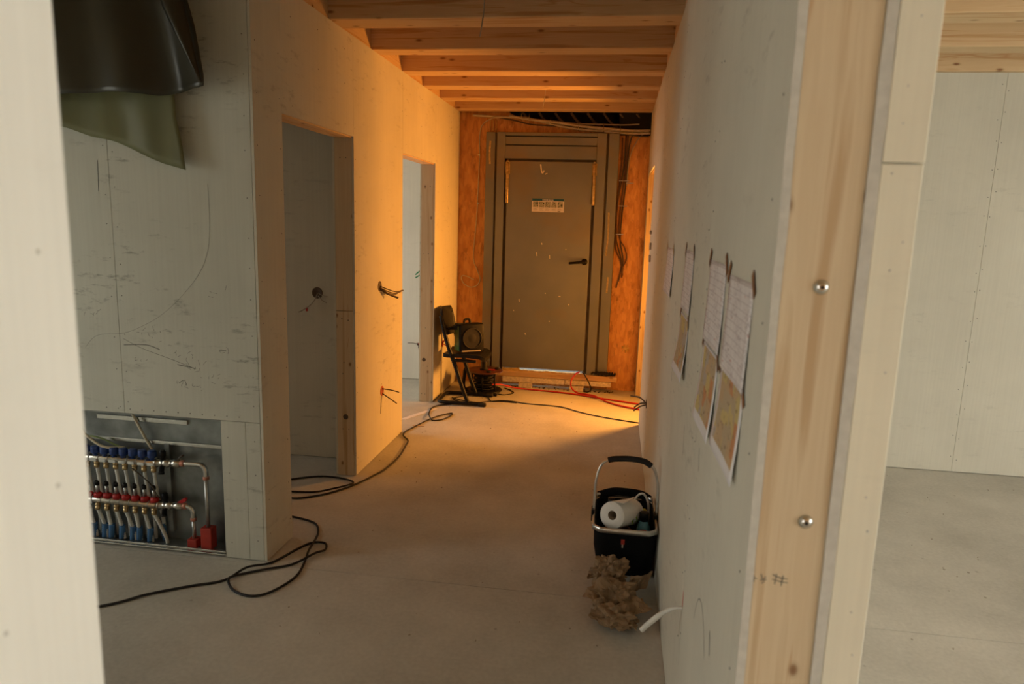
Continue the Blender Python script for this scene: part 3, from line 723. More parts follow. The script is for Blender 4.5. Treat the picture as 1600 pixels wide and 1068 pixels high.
lc = [(-1.10, 2.555), (-1.213, 2.54), (-1.30, 2.49), (-1.331, 2.40), (-1.331, 2.2), (-1.335, 1.98), (-1.346, 1.617), (-1.37, 1.247), (-1.33, 1.12), (-1.30, 1.03), (-1.33, .965), (-1.40, .946), (-1.47, .99), (-1.482, 1.05), (-1.43, 1.05), (-1.36, 1.02)]
tl = thing('wall_cable', 'pale cable running down the left orange board strip to a coil', 'cable', (-1.34, 6.72, .95))
part(MB().tube(catmull([(x, 6.715, z) for x, z in lc], 6), .005, 6).build('cable', 'cable_cream', tl))
for z in (2.2, 1.75): part(MB().box(-1.346, -1.324, 6.706, 6.726, z, z+.008).build('cable_clip', 'zinc', tl))
for k in range(3): part(MB().tube(catmull([(-1.235+.028*k, 6.72, 2.53), (-1.23+.028*k, 6.713, 2.48), (-1.235+.028*k, 6.72, 2.42)], 4), .005, 6).build('foam_bead', 'glue_foam', tl))
tr_ = thing('wall_cable', 'dark cable bundle hanging down the right orange board strip', 'cable', (.05, 6.72, 1.0))
rc = [[(.035, 2.40), (.032, 2.124), (-.007, 1.774), (-.003, 1.478), (.03, 1.35), (.06, 1.22), (.04, 1.06)],
      [(.055, 2.40), (.05, 2.1), (.025, 1.78), (.02, 1.5), (.08, 1.38), (.105, 1.28), (.065, 1.18), (.02, 1.0)],
      [(.10, 2.42), (.07, 2.3), (.06, 2.0), (.04, 1.7), (.035, 1.45), (.07, 1.28), (.07, 1.1)],
      [(.005, 2.38), (.01, 2.2), (.0, 1.95), (-.012, 1.75), (-.01, 1.5), (.0, 1.36), (.05, 1.25), (.075, 1.12)],
      [(.20, 2.42), (.14, 2.36), (.08, 2.2), (.065, 1.95)]]
for i, rr in enumerate(rc):
    part(MB().tube(catmull([(x, 6.712-.006*(i % 2), z) for x, z in rr], 6), .0065, 6).build('cable', ('cable_dark', 'cable_brown', 'cable_dark', 'cable_brown', 'cable_grey')[i], tr_))
for x0, x1, z in ((-.005, .09, 1.99), (.06, .13, 1.97), (.0, .08, 1.76), (-.01, .06, 1.5)): part(MB().box(x0, x1, 6.698, 6.704, z, z+.008).build('cable_clip', 'zinc', tr_))
mb = MB()
for k in range(11):
    a = k*2*PI/11 + .3*math.sin(k*5); l = .035+.02*math.sin(k*3.1)**2
    mb.tube(catmull([(.142, 6.724, .42), (.142+l*.5*math.cos(a), 6.712, .42+l*.5*math.sin(a)), (.142+l*math.cos(a), 6.718, .42+l*math.sin(a)*1.15)], 3), [.004]*7, 5)
single(mb, 'straw_tuft', 'glue_foam', (.142, 6.725, .42), 'yellow star-shaped fibre tuft on the right orange board strip', 'tuft')

# ------------------------------------------------------------------ wires and sockets in the side walls
def wire_set(name, label, cat, loc, nrm, ring_mat, ring_r, wires, mat, extra=None, squash=1.):
    t = thing(name, label, cat, loc)
    mb = MB().lathe([(ring_r, 0), (ring_r, .003), (ring_r*.86, .003), (ring_r*.82, .0012), (ring_r*.1, .001)], loc, nrm, 22)
    part(mb.build('socket_box', ring_mat, t))  # shallow disc on the board; brown ones carry the hole's shade as colour
    for i, (pts, r, mm) in enumerate(wires):
        part(MB().tube(catmull([Vector(loc)+Vector(p) for p in pts], 6), r, 6).build('wire', mm or mat, t))
    if extra: extra(t)
    return t
wire_set('wire_outlet', 'round hole with brown wires sticking out between the doorways', 'wires', (XL, 4.42, 1.148), (1, 0, 0), 'socket_shade_brown', .034,
         [([(0, 0, -.008), (.03, .03, -.03), (.06, .12, -.055), (.085, .19, -.05)], .0042, 'cable_brown'), ([(0, .01, -.01), (.03, .05, -.045), (.055, .14, -.065), (.07, .2, -.055)], .0042, 'cable_dark'),
          ([(0, -.005, -.01), (.04, .05, -.05), (.06, .10, -.068), (.08, .15, -.085)], .0042, 'cable_brown'), ([(0, 0, -.02), (.03, .06, -.055), (.055, .11, -.075), (.085, .13, -.09)], .0042, 'cable_dark'), ([(0, .005, 0), (.035, .04, -.02), (.07, .13, -.045), (.10, .2, -.04)], .0042, 'cable_dark')], 'cable_brown')
wire_set('wire_outlet', 'orange-red socket box with two stiff wires low between the doorways', 'wires', (XL, 4.46, .43), (1, 0, 0), 'box_orange', .034,
         [([(0, 0, .015), (.05, .04, 0), (.10, .07, -.02)], .0042, 'cable_dark'), ([(0, .01, -.02), (.05, .03, -.06), (.09, .05, -.095)], .0042, 'cable_dark'), ([(0, -.01, -.03), (.01, -.05, -.09), (.015, -.07, -.14)], .0022, 'cable_grey')], 'cable_dark')
def tag1(t): part(MB().box(-1.955, -1.943, 4.222, 4.232, .985, 1.012, bev=.003, seg=1).build('wire_tag', 'red_wire', t), 'red tag on the wire')
wire_set('wire_outlet', 'dark round socket hole with a dangling wire seen through the near doorway', 'wires', (-1.885, 4.25, 1.105), (0, -1, 0), 'socket_shade_brown', .036,
         [([(0, .0, -.005), (-.005, -.03, -.04), (-.04, -.03, -.08), (-.085, -.04, -.112), (-.11, -.045, -.125)], .0035, 'cable_grey'), ([(.005, 0, 0), (.04, -.02, -.012), (.075, -.02, -.018)], .0025, 'cable_grey'), ([(.005, 0, -.02), (.04, -.02, -.045), (.07, -.02, -.06)], .0025, 'cable_grey')], 'cable_grey', tag1)
def wtag2(t): part(MB().tube(catmull([(-1.885, 6.62, .375), (-1.872, 6.61, .36), (-1.868, 6.61, .335), (-1.875, 6.61, .315)], 4), .008, 6).build('wire_tag', 'red_wire', t), 'red tag on the wire')
wire_set('wire_outlet', 'thin wires with a red tag on the wall through the far doorway', 'wires', (-1.90, 6.645, .36), (0, -1, 0), 'socket_shade_brown', .012,
         [([(0, 0, 0), (-.05, -.02, .012), (-.1, -.02, .01)], .003, None), ([(0, 0, 0), (.05, -.02, .03), (.08, -.02, .035)], .003, None), ([(0, 0, 0), (.02, -.02, -.05), (.06, -.02, -.02)], .003, None)], 'cable_dark', wtag2)
mb = MB()
for p in ([(-1.93, 1.05), (-1.88, 1.09), (-1.84, 1.09)], [(-1.93, 1.02), (-1.89, 1.045), (-1.86, 1.06)]): mb.ribbon(catmull([(x, 6.6444, z) for x, z in p], 4), .012, (0, -1, 0))
part(mb.build('marker_stroke', 'green_mark', fl_), 'green marker strokes')
wire_set('wire_outlet', 'three dark wires poking out low from the far right wall', 'wires', (XR, 4.6, .425), (-1, 0, 0), 'socket_shade_brown', .03,
         [([(0, 0, .0), (-.04, .10, .015), (-.10, .2, .0)], .005, None), ([(0, .02, 0), (-.04, .04, -.01), (-.075, .08, -.05)], .005, None), ([(0, -.02, 0), (-.04, .0, -.02), (-.08, .03, -.06)], .005, None)], 'cable_dark')
t = thing('switch_box', 'small grey terminal boxes beside the bright opening edge', 'box', (XR, 5.35, 1.4))
for y, z0, z1 in ((5.40, 1.53, 1.56), (5.33, 1.42, 1.47), (5.30, 1.33, 1.38)):
    part(MB().box(XR-.014, XR, y-.035, y+.035, z0, z1, bev=.003, seg=1).build('terminal', 'cable_grey', t))
# red stub with wires behind the chair, on the left wall
wire_set('wire_outlet', 'small red socket behind the black chair back', 'wires', (XL, 6.15, .47), (1, 0, 0), 'red_sleeve', .03, [([(0, 0, 0), (.03, -.02, .05), (.04, -.03, .09)], .005, 'red_wire'), ([(0, 0, 0), (.03, .02, -.02), (.04, .03, -.05)], .005, 'red_wire')], 'red_wire')

# ------------------------------------------------------------------ sheets taped to the right wall
def sheet(label, group, y0, y1, z0, z1, mat, curl=0., tapes=(), tape_mat='tape_brown', skew=0.):
    "A4 sheet flat on the wall at its top edge, its foot curling off by curl metres; y0 is the near edge"
    t = thing('paper_sheet', label, 'paper', (XR, (y0+y1)/2, z1), group)
    nu, nv = 10, 12; mb = MB(); uvl = mb.b.loops.layers.uv.new('UVMap'); V = []
    for j in range(nv+1):
        v = j/nv; row = []
        for i in range(nu+1):
            u = i/nu; y = y1 + (y0-y1)*u
            off = .0012 + curl*(1-v)**2*(1.1-.35*u) + .0010*math.sin(u*7+v*4)*(1-v)
            row.append(mb.b.verts.new((XR-off, y, z0 + (z1-z0)*v + skew*(u-.5))))
        V.append(row)
    for j in range(nv):
        for i in range(nu):
            f = mb.b.faces.new((V[j][i], V[j][i+1], V[j+1][i+1], V[j+1][i])); f.smooth = True
            for lp, (a, b) in zip(f.loops, ((i, j), (i+1, j), (i+1, j+1), (i, j+1))): lp[uvl].uv = (a/nu, b/nv)
    o = mb.build('print', mat, t)
    sd = o.modifiers.new('thickness', 'SOLIDIFY'); sd.thickness = .0004; sd.offset = 0
    for (u, v, a) in tapes:
        y = y1+(y0-y1)*u; z = z0+(z1-z0)*v
        off = .0030 + curl*(1-v)**2*(1.1-.35*u)
        l, w = .026, .010
        c, s_ = math.cos(a), math.sin(a)
        pts = [(XR-off, y + c*p - s_*q, z + s_*p + c*q) for p, q in ((-l, -w), (l, -w), (l, w), (-l, w))]
        part(MB().poly_prism(pts, (1, 0, 0), .0006).build('tape', tape_mat, t))
    return t
gp = 'sheets taped to the right wall'
dg = .9
sheet('white printed sheet farthest from the timber post, held by yellow tape', gp, 3.20, 3.60, 1.28, 1.495, 'schedule_print_0', .010, ((0.02, .99, 2.2), (.98, .99, 1.0)), 'tape_masking')
sheet('white printed sheet above the narrow curling colour plan', gp, 2.375, 2.655, 1.305, 1.515, 'schedule_print_1', .006, ((.02, 1., 2.2), (.98, 1., 1.0)))
sheet('colour floor plan curling off the wall, farthest of the three plans', gp, 2.395, 2.69, 1.07, 1.285, 'plan_print_0', .020, ((.02, 1., 2.2), (.98, .97, 1.0)))
sheet('white printed sheet with a triangle sketch left of the nearest sheet', gp, 1.675, 1.96, 1.300, 1.513, 'schedule_print_2', .006, ((.0, 1.02, 2.2), (1., 1.01, 1.0)))
sheet('middle colour floor plan below the white sheet with the sketch', gp, 1.695, 1.975, 1.075, 1.290, 'plan_print_1', .016, ((.0, 1.02, 2.2), (1., .97, 1.0)))
sheet('white printed sheet with red line nearest to the timber post', gp, 1.340, 1.625, 1.287, 1.497, 'schedule_print_3', .006, ((.0, 1.02, 2.2), (1., 1.0, .9)))
sheet('colour floor plan nearest to the timber post, lowest of all sheets', gp, 1.350, 1.640, 1.098, 1.290, 'plan_print_2', .013, ((.0, 1.0, 2.2), (1., .97, .9)))

# white conduit stub and its red mark
tc_ = thing('conduit', 'white conduit end sticking out of the right wall near the floor', 'conduit', (XR, 2.0, .46))
part(MB().tube(catmull([(XR+.01, 2.0, .463), (.235, 2.005, .458), (.20, 2.015, .430), (.165, 2.03, .385), (.143, 2.035, .355)], 6), [.0055]*8+[.007]*5+[.0085]*12, 10).build('pipe', 'conduit_white', tc_))
part(MB().poly_prism([(XR-.0007, 2.004, .47), (XR-.0007, 1.992, .47), (XR-.0007, 1.996, .515), (XR-.0007, 2.002, .52)], (1, 0, 0), .0005).build('paint_mark', 'red_mark', tc_), 'red marker dash above the conduit')

# ------------------------------------------------------------------ tarpaulin sheets hanging in front of the cabinet wall
def outline_sheet(name, mat, x0, x1, ztop, zbot, y, bulge, lbl, nx=40, nz=24):
    rows = []
    for j in range(nz+1):
        v = j/nz; row = []
        for i in range(nx+1):
            u = i/nx
            xa, xb = x0(v), x1(v); x = xa+(xb-xa)*u
            zb = zbot(u); z = ztop + (zb-ztop)*v
            row.append((x, y + bulge(u, v), z))
        rows.append(row)
    mb = MB().loft(rows, False, False)
    o = single(mb, name, mat, (-2.1, y, ztop), lbl, 'tarpaulin')
    sd = o.modifiers.new('thickness', 'SOLIDIFY'); sd.thickness = .0012
    return o
def lerp_tab(tab, t):
    for (a, va), (b, vb) in zip(tab[:-1], tab[1:]):
        if t <= b: return va + (vb-va)*(t-a)/(b-a)
    return tab[-1][1]
outline_sheet('tarpaulin', 'film_dark', lambda v: -2.75, lambda v: lerp_tab([(0, -1.745), (.3, -1.715), (.55, -1.675), (.78, -1.652), (.93, -1.637), (1, -1.638)], v), 2.594,
              lambda u: lerp_tab([(0, 2.03), (.4, 2.052), (.6, 2.068), (.78, 2.060), (.84, 2.073), (.98, 2.082), (1, 2.086)], u), 2.745,
              lambda u, v: -.03 + (.03*math.sin(u*9)+.02*math.sin(u*23+1.5))*(.25+.75*v) - (.05*max(0, u-.86)/.14 if u > .86 else 0)*(.3+.7*v),
              'dark glossy tarpaulin hanging from the ceiling before the scuffed wall')
# folded-back flap on the tarpaulin's right hem
mb = MB(); rows = []
for j in range(13):
    v = j/12
    a = Vector((-1.86+.21*v**1.1, 2.665-.03*math.sin(v*2.6), 2.56-.44*v)); b = Vector((-1.735+.094*v, 2.655, 2.56-.465*v))
    rows.append([a.lerp(b, k/5) + Vector((0, -.022*math.sin(k/5*PI)*(1-v*.5), 0)) for k in range(6)])
fo = mb.loft(rows, False, False).build('tarpaulin_flap', 'film_dark', bpy.data.objects['tarpaulin'])
fo.location = -Vector((-2.1, 2.745, 2.594)); sd = fo.modifiers.new('thickness', 'SOLIDIFY'); sd.thickness = .0012
part(fo, 'folded-back right hem of the dark tarpaulin')
outline_sheet('tarpaulin', 'film_olive', lambda v: -2.75, lambda v: lerp_tab([(0, -1.85), (.62, -1.848), (.74, -1.845), (.85, -1.825), (1, -1.81)], v), 2.594,
              lambda u: lerp_tab([(0, 2.0), (.42, 1.935), (.52, 1.903), (.635, 1.885), (.77, 1.835), (.89, 1.793), (1, 1.769)], u), 2.80,
              lambda u, v: (.012*math.sin(u*11+.6)+.006*math.sin(u*29))*(.2+.8*v), 'olive plastic sheet hanging lower behind the dark tarpaulin')

# ------------------------------------------------------------------ heating cabinet and manifold
hc = thing('manifold_cabinet', 'open galvanised metal cabinet set low in the scuffed wall', 'cabinet', (-2.25, 2.9, .01))
YB = 2.948
part(MB().box(CX0, CX1, YB, YB+.0015, CZ0, CZ1).build('back_panel', 'galvanised', hc))
part(bx('side_panel', 'galvanised', hc, CX1-.0025, CX1, YM+.002, YB, CZ0, CZ1)); part(bx('side_panel', 'galvanised', hc, CX0, CX0+.0025, YM+.002, YB, CZ0, CZ1))
part(bx('top_panel', 'galvanised', hc, CX0, CX1, YM+.002, YB, CZ1-.0025, CZ1))
part(bx('base_panel', 'galvanised', hc, CX0, CX1, YM+.03, YB, CZ0, CZ0+.0025))
part(MB().box(CX0, CX1, YM-.004, YM+.020, .010, .018, bev=.002).box(CX0, CX1, YM-.006, YM+.006, .022, .034, bev=.003).build('front_rail', 'zinc', hc), 'bright zinc rail along the cabinet foot')
part(MB().box(-2.44, -1.965, YB-.012, YB, .598, .622, bev=.003).build('mounting_rail', 'zinc', hc))
part(MB().box(CX0+.01, CX1-.02, YB-.018, YB, .495, .513, bev=.003).build('mounting_rail', 'zinc', hc))
for x in (-2.07, -2.70): part(bx('bracket', 'galvanised', hc, x-.012, x+.012, YB-.022, YB, .06, .50))

hm = thing('heating_manifold', 'floor heating manifold with blue caps and red rings inside the metal cabinet', 'manifold', (-2.25, 2.89, .2))
YU = 2.885; ZU = .420; ZL = .208; x_last = -2.119; NP = 10; SP = .0497
part(MB().lathe([(.0165, 0), (.0165, .60)], (-2.70, YU, ZU), (1, 0, 0), 16).build('supply_bar', 'nickel', hm), 'upper nickel bar')
part(MB().lathe([(.0165, 0), (.0165, .59)], (-2.70, YU, ZL), (1, 0, 0), 16).build('return_bar', 'nickel', hm), 'lower nickel bar')
off = [(-SP*k, 0, 0) for k in range(1, NP)]
xl = x_last
p = part(MB().lathe([(.010, 0), (.010, .012), (.019, .014), (.0205, .018), (.0205, .040), (.018, .046), (.010, .047)], (xl, YU, ZU+.012), (0, 0, 1), 14).build('blue_cap', 'blue_cap', hm), 'blue valve cap'); copies(p, off)
p = part(MB().lathe([(.0195, 0), (.0195, .0018)], (xl+.022, YU, ZU), (1, 0, 0), 16).build('bar_ring', 'steel_pipe', hm)); copies(p, off)
p = part(MB().box(xl-.017, xl+.017, YU-.021, YU-.013, ZU-.012, ZU+.002, bev=.002).build('nameplate', 'pipe_white', hm)); copies(p, off)
p = part(MB().lathe([(.010, 0), (.0145, .004), (.0145, .012), (.010, .014), (.013, .016), (.013, .030), (.009, .034)], (xl+.006, YU, ZU-.014), (0, -.15, -1), 6).build('nut', 'brass', hm)); copies(p, off)
def pipe(k, x, ztop, xb, zb, yb, r=.0085): return part(MB().tube(catmull([(x, YU, ztop), (x+(xb-x)*.3, YU+(yb-YU)*.3, ztop+(zb-ztop)*.33), (xb-(xb-x)*.15, yb, zb+(ztop-zb)*.3), (xb, yb, zb)], 5), r, 8).build('white_pipe', 'pipe_white', hm))
for k in range(NP):
    x = xl+.006-SP*k
    pipe(k, x, ZU-.046, x+.012+.004*k % .02, .02, YU+.032)
p = part(MB().lathe([(.008, 0), (.0205, .003), (.0205, .018), (.016, .024), (.010, .026)], (xl, YU, ZL+.014), (0, 0, 1), 14).build('red_ring', 'red_plastic', hm), 'red flow regulator ring'); copies(p, [(-SP*k, 0, 0) for k in range(1, NP)])
p = part(MB().lathe([(.0075, 0), (.0075, .038)], (xl, YU-.004, ZL+.040), (0, 0, 1), 10).build('flow_glass', 'steel_pipe', hm))
q = part(MB().lathe([(.0115, 0), (.0115, .016), (.008, .02)], (xl, YU-.004, ZL+.078), (0, 0, 1), 10).build('meter_cap', 'black_plastic', p), 'black flow meter cap')
for c in copies(p, off):
    d = q.copy(); COL.objects.link(d); d.parent = c
p = part(MB().lathe([(.0195, 0), (.0195, .0018)], (xl+.020, YU, ZL), (1, 0, 0), 16).build('bar_ring', 'steel_pipe', hm)); copies(p, off)
p = part(MB().lathe([(.010, 0), (.0145, .004), (.0145, .012), (.010, .014), (.013, .016), (.013, .030), (.009, .034)], (xl, YU-.006, ZL-.014), (0, -.2, -1), 6).build('nut', 'brass', hm)); copies(p, off)
for k in range(NP):
    x = xl-SP*k; dx = .055 if k == 0 else .038-.012*(k % 3)
    part(MB().tube(catmull([(x, YU-.008, ZL-.046), (x+dx*.4, YU-.006, ZL-.09), (x+dx*.9, YU-.002, .05), (x+dx, YU, .018)], 5), .0085, 8).build('white_pipe', 'pipe_white', hm))
    if k != 1 or True:
        for s_, yb in ((dx*.62, -.004), ) if k > 0 else ():
            # ribbed blue sleeve round the pipe foot
            pts = [(x+s_*.95+.006*(1-j/12), YU+yb, .088-.066*j/12) for j in range(13)]
            part(MB().tube(pts, [.0125 if j % 2 else .0145 for j in range(13)], 9).build('blue_sleeve', 'blue_sleeve', hm), 'ribbed blue pipe sleeve')
pts = [(xl+.012+.012*j/12, YU+.03, .10-.08*j/12) for j in range(13)]
part(MB().tube(pts, [.0125 if j % 2 else .0145 for j in range(13)], 9).build('blue_sleeve', 'blue_sleeve', hm), 'ribbed blue pipe sleeve')
def assembly(z, x1, lever, elbow_x, pipe_z0, sl_w, sl_z1):
    zz_ = z+.003
    bv = part(MB().lathe([(.0215, 0), (.0215, .006), (.017, .008), (.017, .04), (.020, .042), (.020, .065), (.015, .068), (.015, .082), (.0185, .084), (.0195, .105), (.0185, .125), (.013, .127)], (-2.10, YU, z), (1, 0, .05), 16).build('ball_valve', 'nickel', hm))
    part(MB().lathe([(.021, 0), (.021, .005)], (-2.098, YU, z), (1, 0, .05), 16).build('valve_seal', 'black_rubber', bv))
    part(MB().lathe([(.011, 0), (.011, .026), (.0135, .026), (.0135, .036)], (-2.062, YU-.012, z-.012), (.15, -.5, -1), 10).build('drain_tap', 'black_plastic', bv))
    part(MB().lathe([(.011, 0), (.011, .022), (.015, .022), (.015, .045), (.009, .052)], (-2.065, YU, z+.013), (0, 0, 1), 12).build('air_vent', 'black_plastic', bv))
    if lever == 'red': part(MB().poly_prism([(-1.999, YU-.006, z+.024), (-1.962, YU-.006, z+.050), (-1.950, YU-.006, z+.046), (-1.958, YU-.006, z+.030), (-1.985, YU-.006, z+.018)], (0, 1, 0), .012).build('valve_lever', 'red_plastic', bv), 'red butterfly valve lever')
    else: part(MB().tube([(-1.985, YU, z+.018), (-1.978, YU, z+.034), (-1.955, YU-.004, z+.05)], .005, 8).build('valve_lever', 'cable_dark', bv))
    part(MB().lathe([(.0145, 0), (.0165, .003), (.0145, .006), (.0165, .009), (.0145, .02)], (-1.974+.0, YU, zz_+.004), (1, 0, .03), 12).build('press_collar', 'copper_pink', hm))
    e = elbow_x
    part(MB().tube(catmull([(-1.955, YU, zz_+.005), (e-.035, YU, zz_+.006), (e-.012, YU, zz_-.003), (e-.001, YU, zz_-.022), (e, YU, zz_-.05)], 7), .0125, 12).build('elbow', 'zinc', hm))
    part(MB().lathe([(.0135, 0), (.0155, .003), (.0135, .008), (.0155, .012), (.0135, .016)], (e, YU, zz_-.066), (0, 0, 1), 12).build('press_collar', 'copper_pink', hm))
    part(MB().lathe([(.0095, 0), (.0095, zz_-.06-pipe_z0)], (e, YU, pipe_z0), (0, 0, 1), 12).build('riser_pipe', 'steel_pipe', hm))
    part(MB().box(e-sl_w, e+sl_w, YU-.024, YU+.024, .016, sl_z1, bev=.004).build('red_sleeve', 'red_sleeve', hm), 'red square insulation sleeve')
assembly(ZU, 0, 'dark', -1.848, .10, .028, .122)
assembly(ZL, 0, 'red', -1.922, .05, .024, .058)
def cab(label, pts, r, mat):
    return single(MB().tube(catmull(pts, 7), r, 7), 'loose_cable', mat, pts[0], label, 'cable')
cab('cream cable arching into the left of the metal cabinet', [(-2.60, 2.90, .664), (-2.52, 2.88, .60), (-2.44, 2.87, .53), (-2.36, 2.875, .482), (-2.28, 2.91, .474)], .0065, 'cable_cream')
cab('green and white cable dropping behind the right end of the blue caps', [(-2.243, 2.915, .664), (-2.205, 2.91, .60), (-2.165, 2.912, .52), (-2.132, 2.922, .45), (-2.128, 2.925, .40)], .0065, 'cable_cream')
cab('green earth wire beside the green and white cable', [(-2.250, 2.925, .664), (-2.215, 2.93, .59), (-2.18, 2.925, .53), (-2.147, 2.93, .46), (-2.14, 2.935, .42)], .004, 'cable_green')
cab('green earth wire curling over the blue caps at the cabinet left', [(-2.55, 2.93, .48), (-2.48, 2.91, .515), (-2.40, 2.91, .51), (-2.33, 2.915, .48), (-2.27, 2.92, .465)], .0045, 'cable_green')
cab('thin dark sensor wire between the two manifold bars', [(-2.215, 2.865, .392), (-2.17, 2.862, .362), (-2.12, 2.862, .32), (-2.092, 2.868, .265), (-2.085, 2.88, .245)], .003, 'cable_dark')

# ------------------------------------------------------------------ cables and hoses on the floor
def floor_cable(label, pts, r, mat, name='floor_cable', n=7):
    P = [(p[0], p[1], r+.0006 + (p[2] if len(p) > 2 else 0)) for p in pts]
    return single(MB().tube(catmull(P, n), r, 8), name, mat, (P[0][0], P[0][1], 0), label, 'cable')
R_ = .0055
floor_cable('black extension cable looped on the floor round the near wall corner', [(-2.6, 2.02), (-2.3, 2.19), (-1.99, 2.35), (-1.872, 2.465), (-1.74, 2.56), (-1.625, 2.634), (-1.575, 2.74, .012), (-1.50, 2.825), (-1.44, 2.99), (-1.40, 3.055), (-1.34, 3.06), (-1.313, 2.996), (-1.335, 2.93, .012), (-1.40, 2.83), (-1.50, 2.755, .002), (-1.59, 2.69), (-1.60, 2.63, .012), (-1.553, 2.575), (-1.466, 2.537), (-1.40, 2.56), (-1.355, 2.64), (-1.335, 2.74), (-1.355, 2.86, .0), (-1.375, 2.95, .012), (-1.40, 3.08, .004), (-1.424, 3.17), (-1.47, 3.25), (-1.535, 3.29), (-1.638, 3.318), (-1.80, 3.36), (-1.92, 3.48), (-1.87, 3.58), (-1.738, 3.55), (-1.62, 3.62), (-1.56, 3.685), (-1.50, 3.78), (-1.45, 3.90), (-1.42, 4.0), (-1.391, 4.10), (-1.375, 4.35), (-1.40, 4.60), (-1.42, 4.72), (-1.485, 4.82), (-1.50, 4.92), (-1.47, 5.05), (-1.42, 5.25), (-1.36, 5.40), (-1.28, 5.50), (-1.27, 5.42), (-1.31, 5.30), (-1.38, 5.26), (-1.42, 5.32, .012), (-1.46, 5.45), (-1.48, 5.62), (-1.44, 5.72), (-1.36, 5.78, 0), (-1.29, 5.86), (-1.38, 5.98), (-1.30, 6.10)], R_, 'black_rubber')
floor_cable('black cable loop lying in the near doorway', [(-2.02, 3.62), (-1.95, 3.63), (-1.80, 3.64), (-1.66, 3.665), (-1.56, 3.715, .012), (-1.50, 3.785, .012), (-1.495, 3.84, .004), (-1.54, 3.885), (-1.64, 3.91), (-1.75, 3.90), (-1.87, 3.83), (-1.96, 3.74), (-2.04, 3.70)], R_, 'black_rubber')
floor_cable('thin black cable crossing the floor from the chair to the bright opening', [(-1.40, 6.02), (-1.30, 5.95), (-1.15, 5.90), (-1.068, 5.948), (-.95, 6.02), (-.846, 6.02), (-.75, 5.985), (-.667, 5.97), (-.5, 5.96), (-.381, 5.929), (-.24, 5.82), (-.096, 5.732), (.08, 5.66), (.30, 5.60), (.5, 5.62)], .0045, 'black_rubber')
floor_cable('thin black cable curving from the cable reel to the chair runner', [(-1.02, 6.26), (-.95, 6.24), (-.88, 6.33), (-.93, 6.44), (-.99, 6.50)], .0045, 'black_rubber')
floor_cable('second thin black cable lying below the cable reel', [(-1.10, 6.16), (-1.06, 6.05), (-1.02, 5.97), (-.92, 5.99), (-.80, 5.98)], .0045, 'black_rubber')
def hose(label, pts, mat, r=.0075): return single(MB().tube(catmull(pts, 8), r, 8), 'hose' if mat == 'cable_red' else 'gap_cable', mat, (pts[0][0], pts[0][1], 0), label, 'hose' if mat == 'cable_red' else 'cable')
hose('red cable running from the cable reel to the bright opening', [(-1.08, 6.27, .085), (-1.0, 6.34, .075), (-.90, 6.44, .03), (-.75, 6.49, .0085), (-.55, 6.47, .0085), (-.30, 6.42, .0085), (-.10, 6.345, .0085), (.10, 6.27, .0085), (.28, 6.21, .0085), (.55, 6.15, .0085)], 'cable_red')
hose('red cable looping down from the gap under the steel door', [(-.285, 6.66, .172), (-.32, 6.59, .165), (-.355, 6.53, .11), (-.345, 6.49, .05), (-.29, 6.47, .012), (-.20, 6.41, .018), (-.12, 6.34, .024), (-.02, 6.23, .0085), (.12, 6.10, .0085), (.30, 6.02, .0085), (.55, 6.0, .0085)], 'cable_red')
hose('black cable bowing down from the gap under the steel door', [(-.262, 6.66, .172), (-.235, 6.59, .165), (-.19, 6.56, .10), (-.165, 6.55, .04), (-.19, 6.55, .008), (-.235, 6.56, .006)], 'black_rubber', .006)
# flat pale pieces on the floor
single(MB().box(-.045, .045, -.006, .006, 0, .004, mtx=Matrix.Translation((-1.45, 5.10, .0005)) @ Matrix.Rotation(.15, 4, 'Z')), 'wood_splinter', 'spruce_x', (-1.45, 5.10, 0), 'small pale wood splinter on the floor beside the cable loop', 'splinter')
mb = MB().poly_prism([(-1.645, 5.235, .0006), (-1.60, 5.23, .0006), (-1.50, 5.46, .0006), (-1.43, 5.63, .0006), (-1.465, 5.64, .0006), (-1.57, 5.42, .0006)], (0, 0, 1), .0015)  # thin pale strip laid flat in the doorway
single(mb, 'pale_strip', 'paper_white', (-1.55, 5.4, 0), 'pale flat strip on the floor in the far doorway', 'paper')
rs = random.Random(11)
mb = MB()
for k in range(110):
    x = rs.uniform(-1.5, .23); y = rs.uniform(2.3, 6.5); s_ = rs.uniform(.0015, .0045)
    mb.box(-s_, s_, -s_*.6, s_*.6, 0, s_*.7, mtx=Matrix.Translation((x, y, .0004)) @ Matrix.Rotation(rs.uniform(0, 3), 4, 'Z'))
for k in range(60):
    x = rs.uniform(.5, 2.6); y = rs.uniform(2.0, 4.8); s_ = rs.uniform(.002, .005)
    mb.box(-s_, s_, -s_*.6, s_*.6, 0, s_*.7, mtx=Matrix.Translation((x, y, .0004)) @ Matrix.Rotation(rs.uniform(0, 3), 4, 'Z'))
o = mb.build('floor_crumbs', 'cable_grey'); o['kind'] = 'stuff'; tag(o, 'scattered plaster crumbs on the concrete floor', 'crumbs')

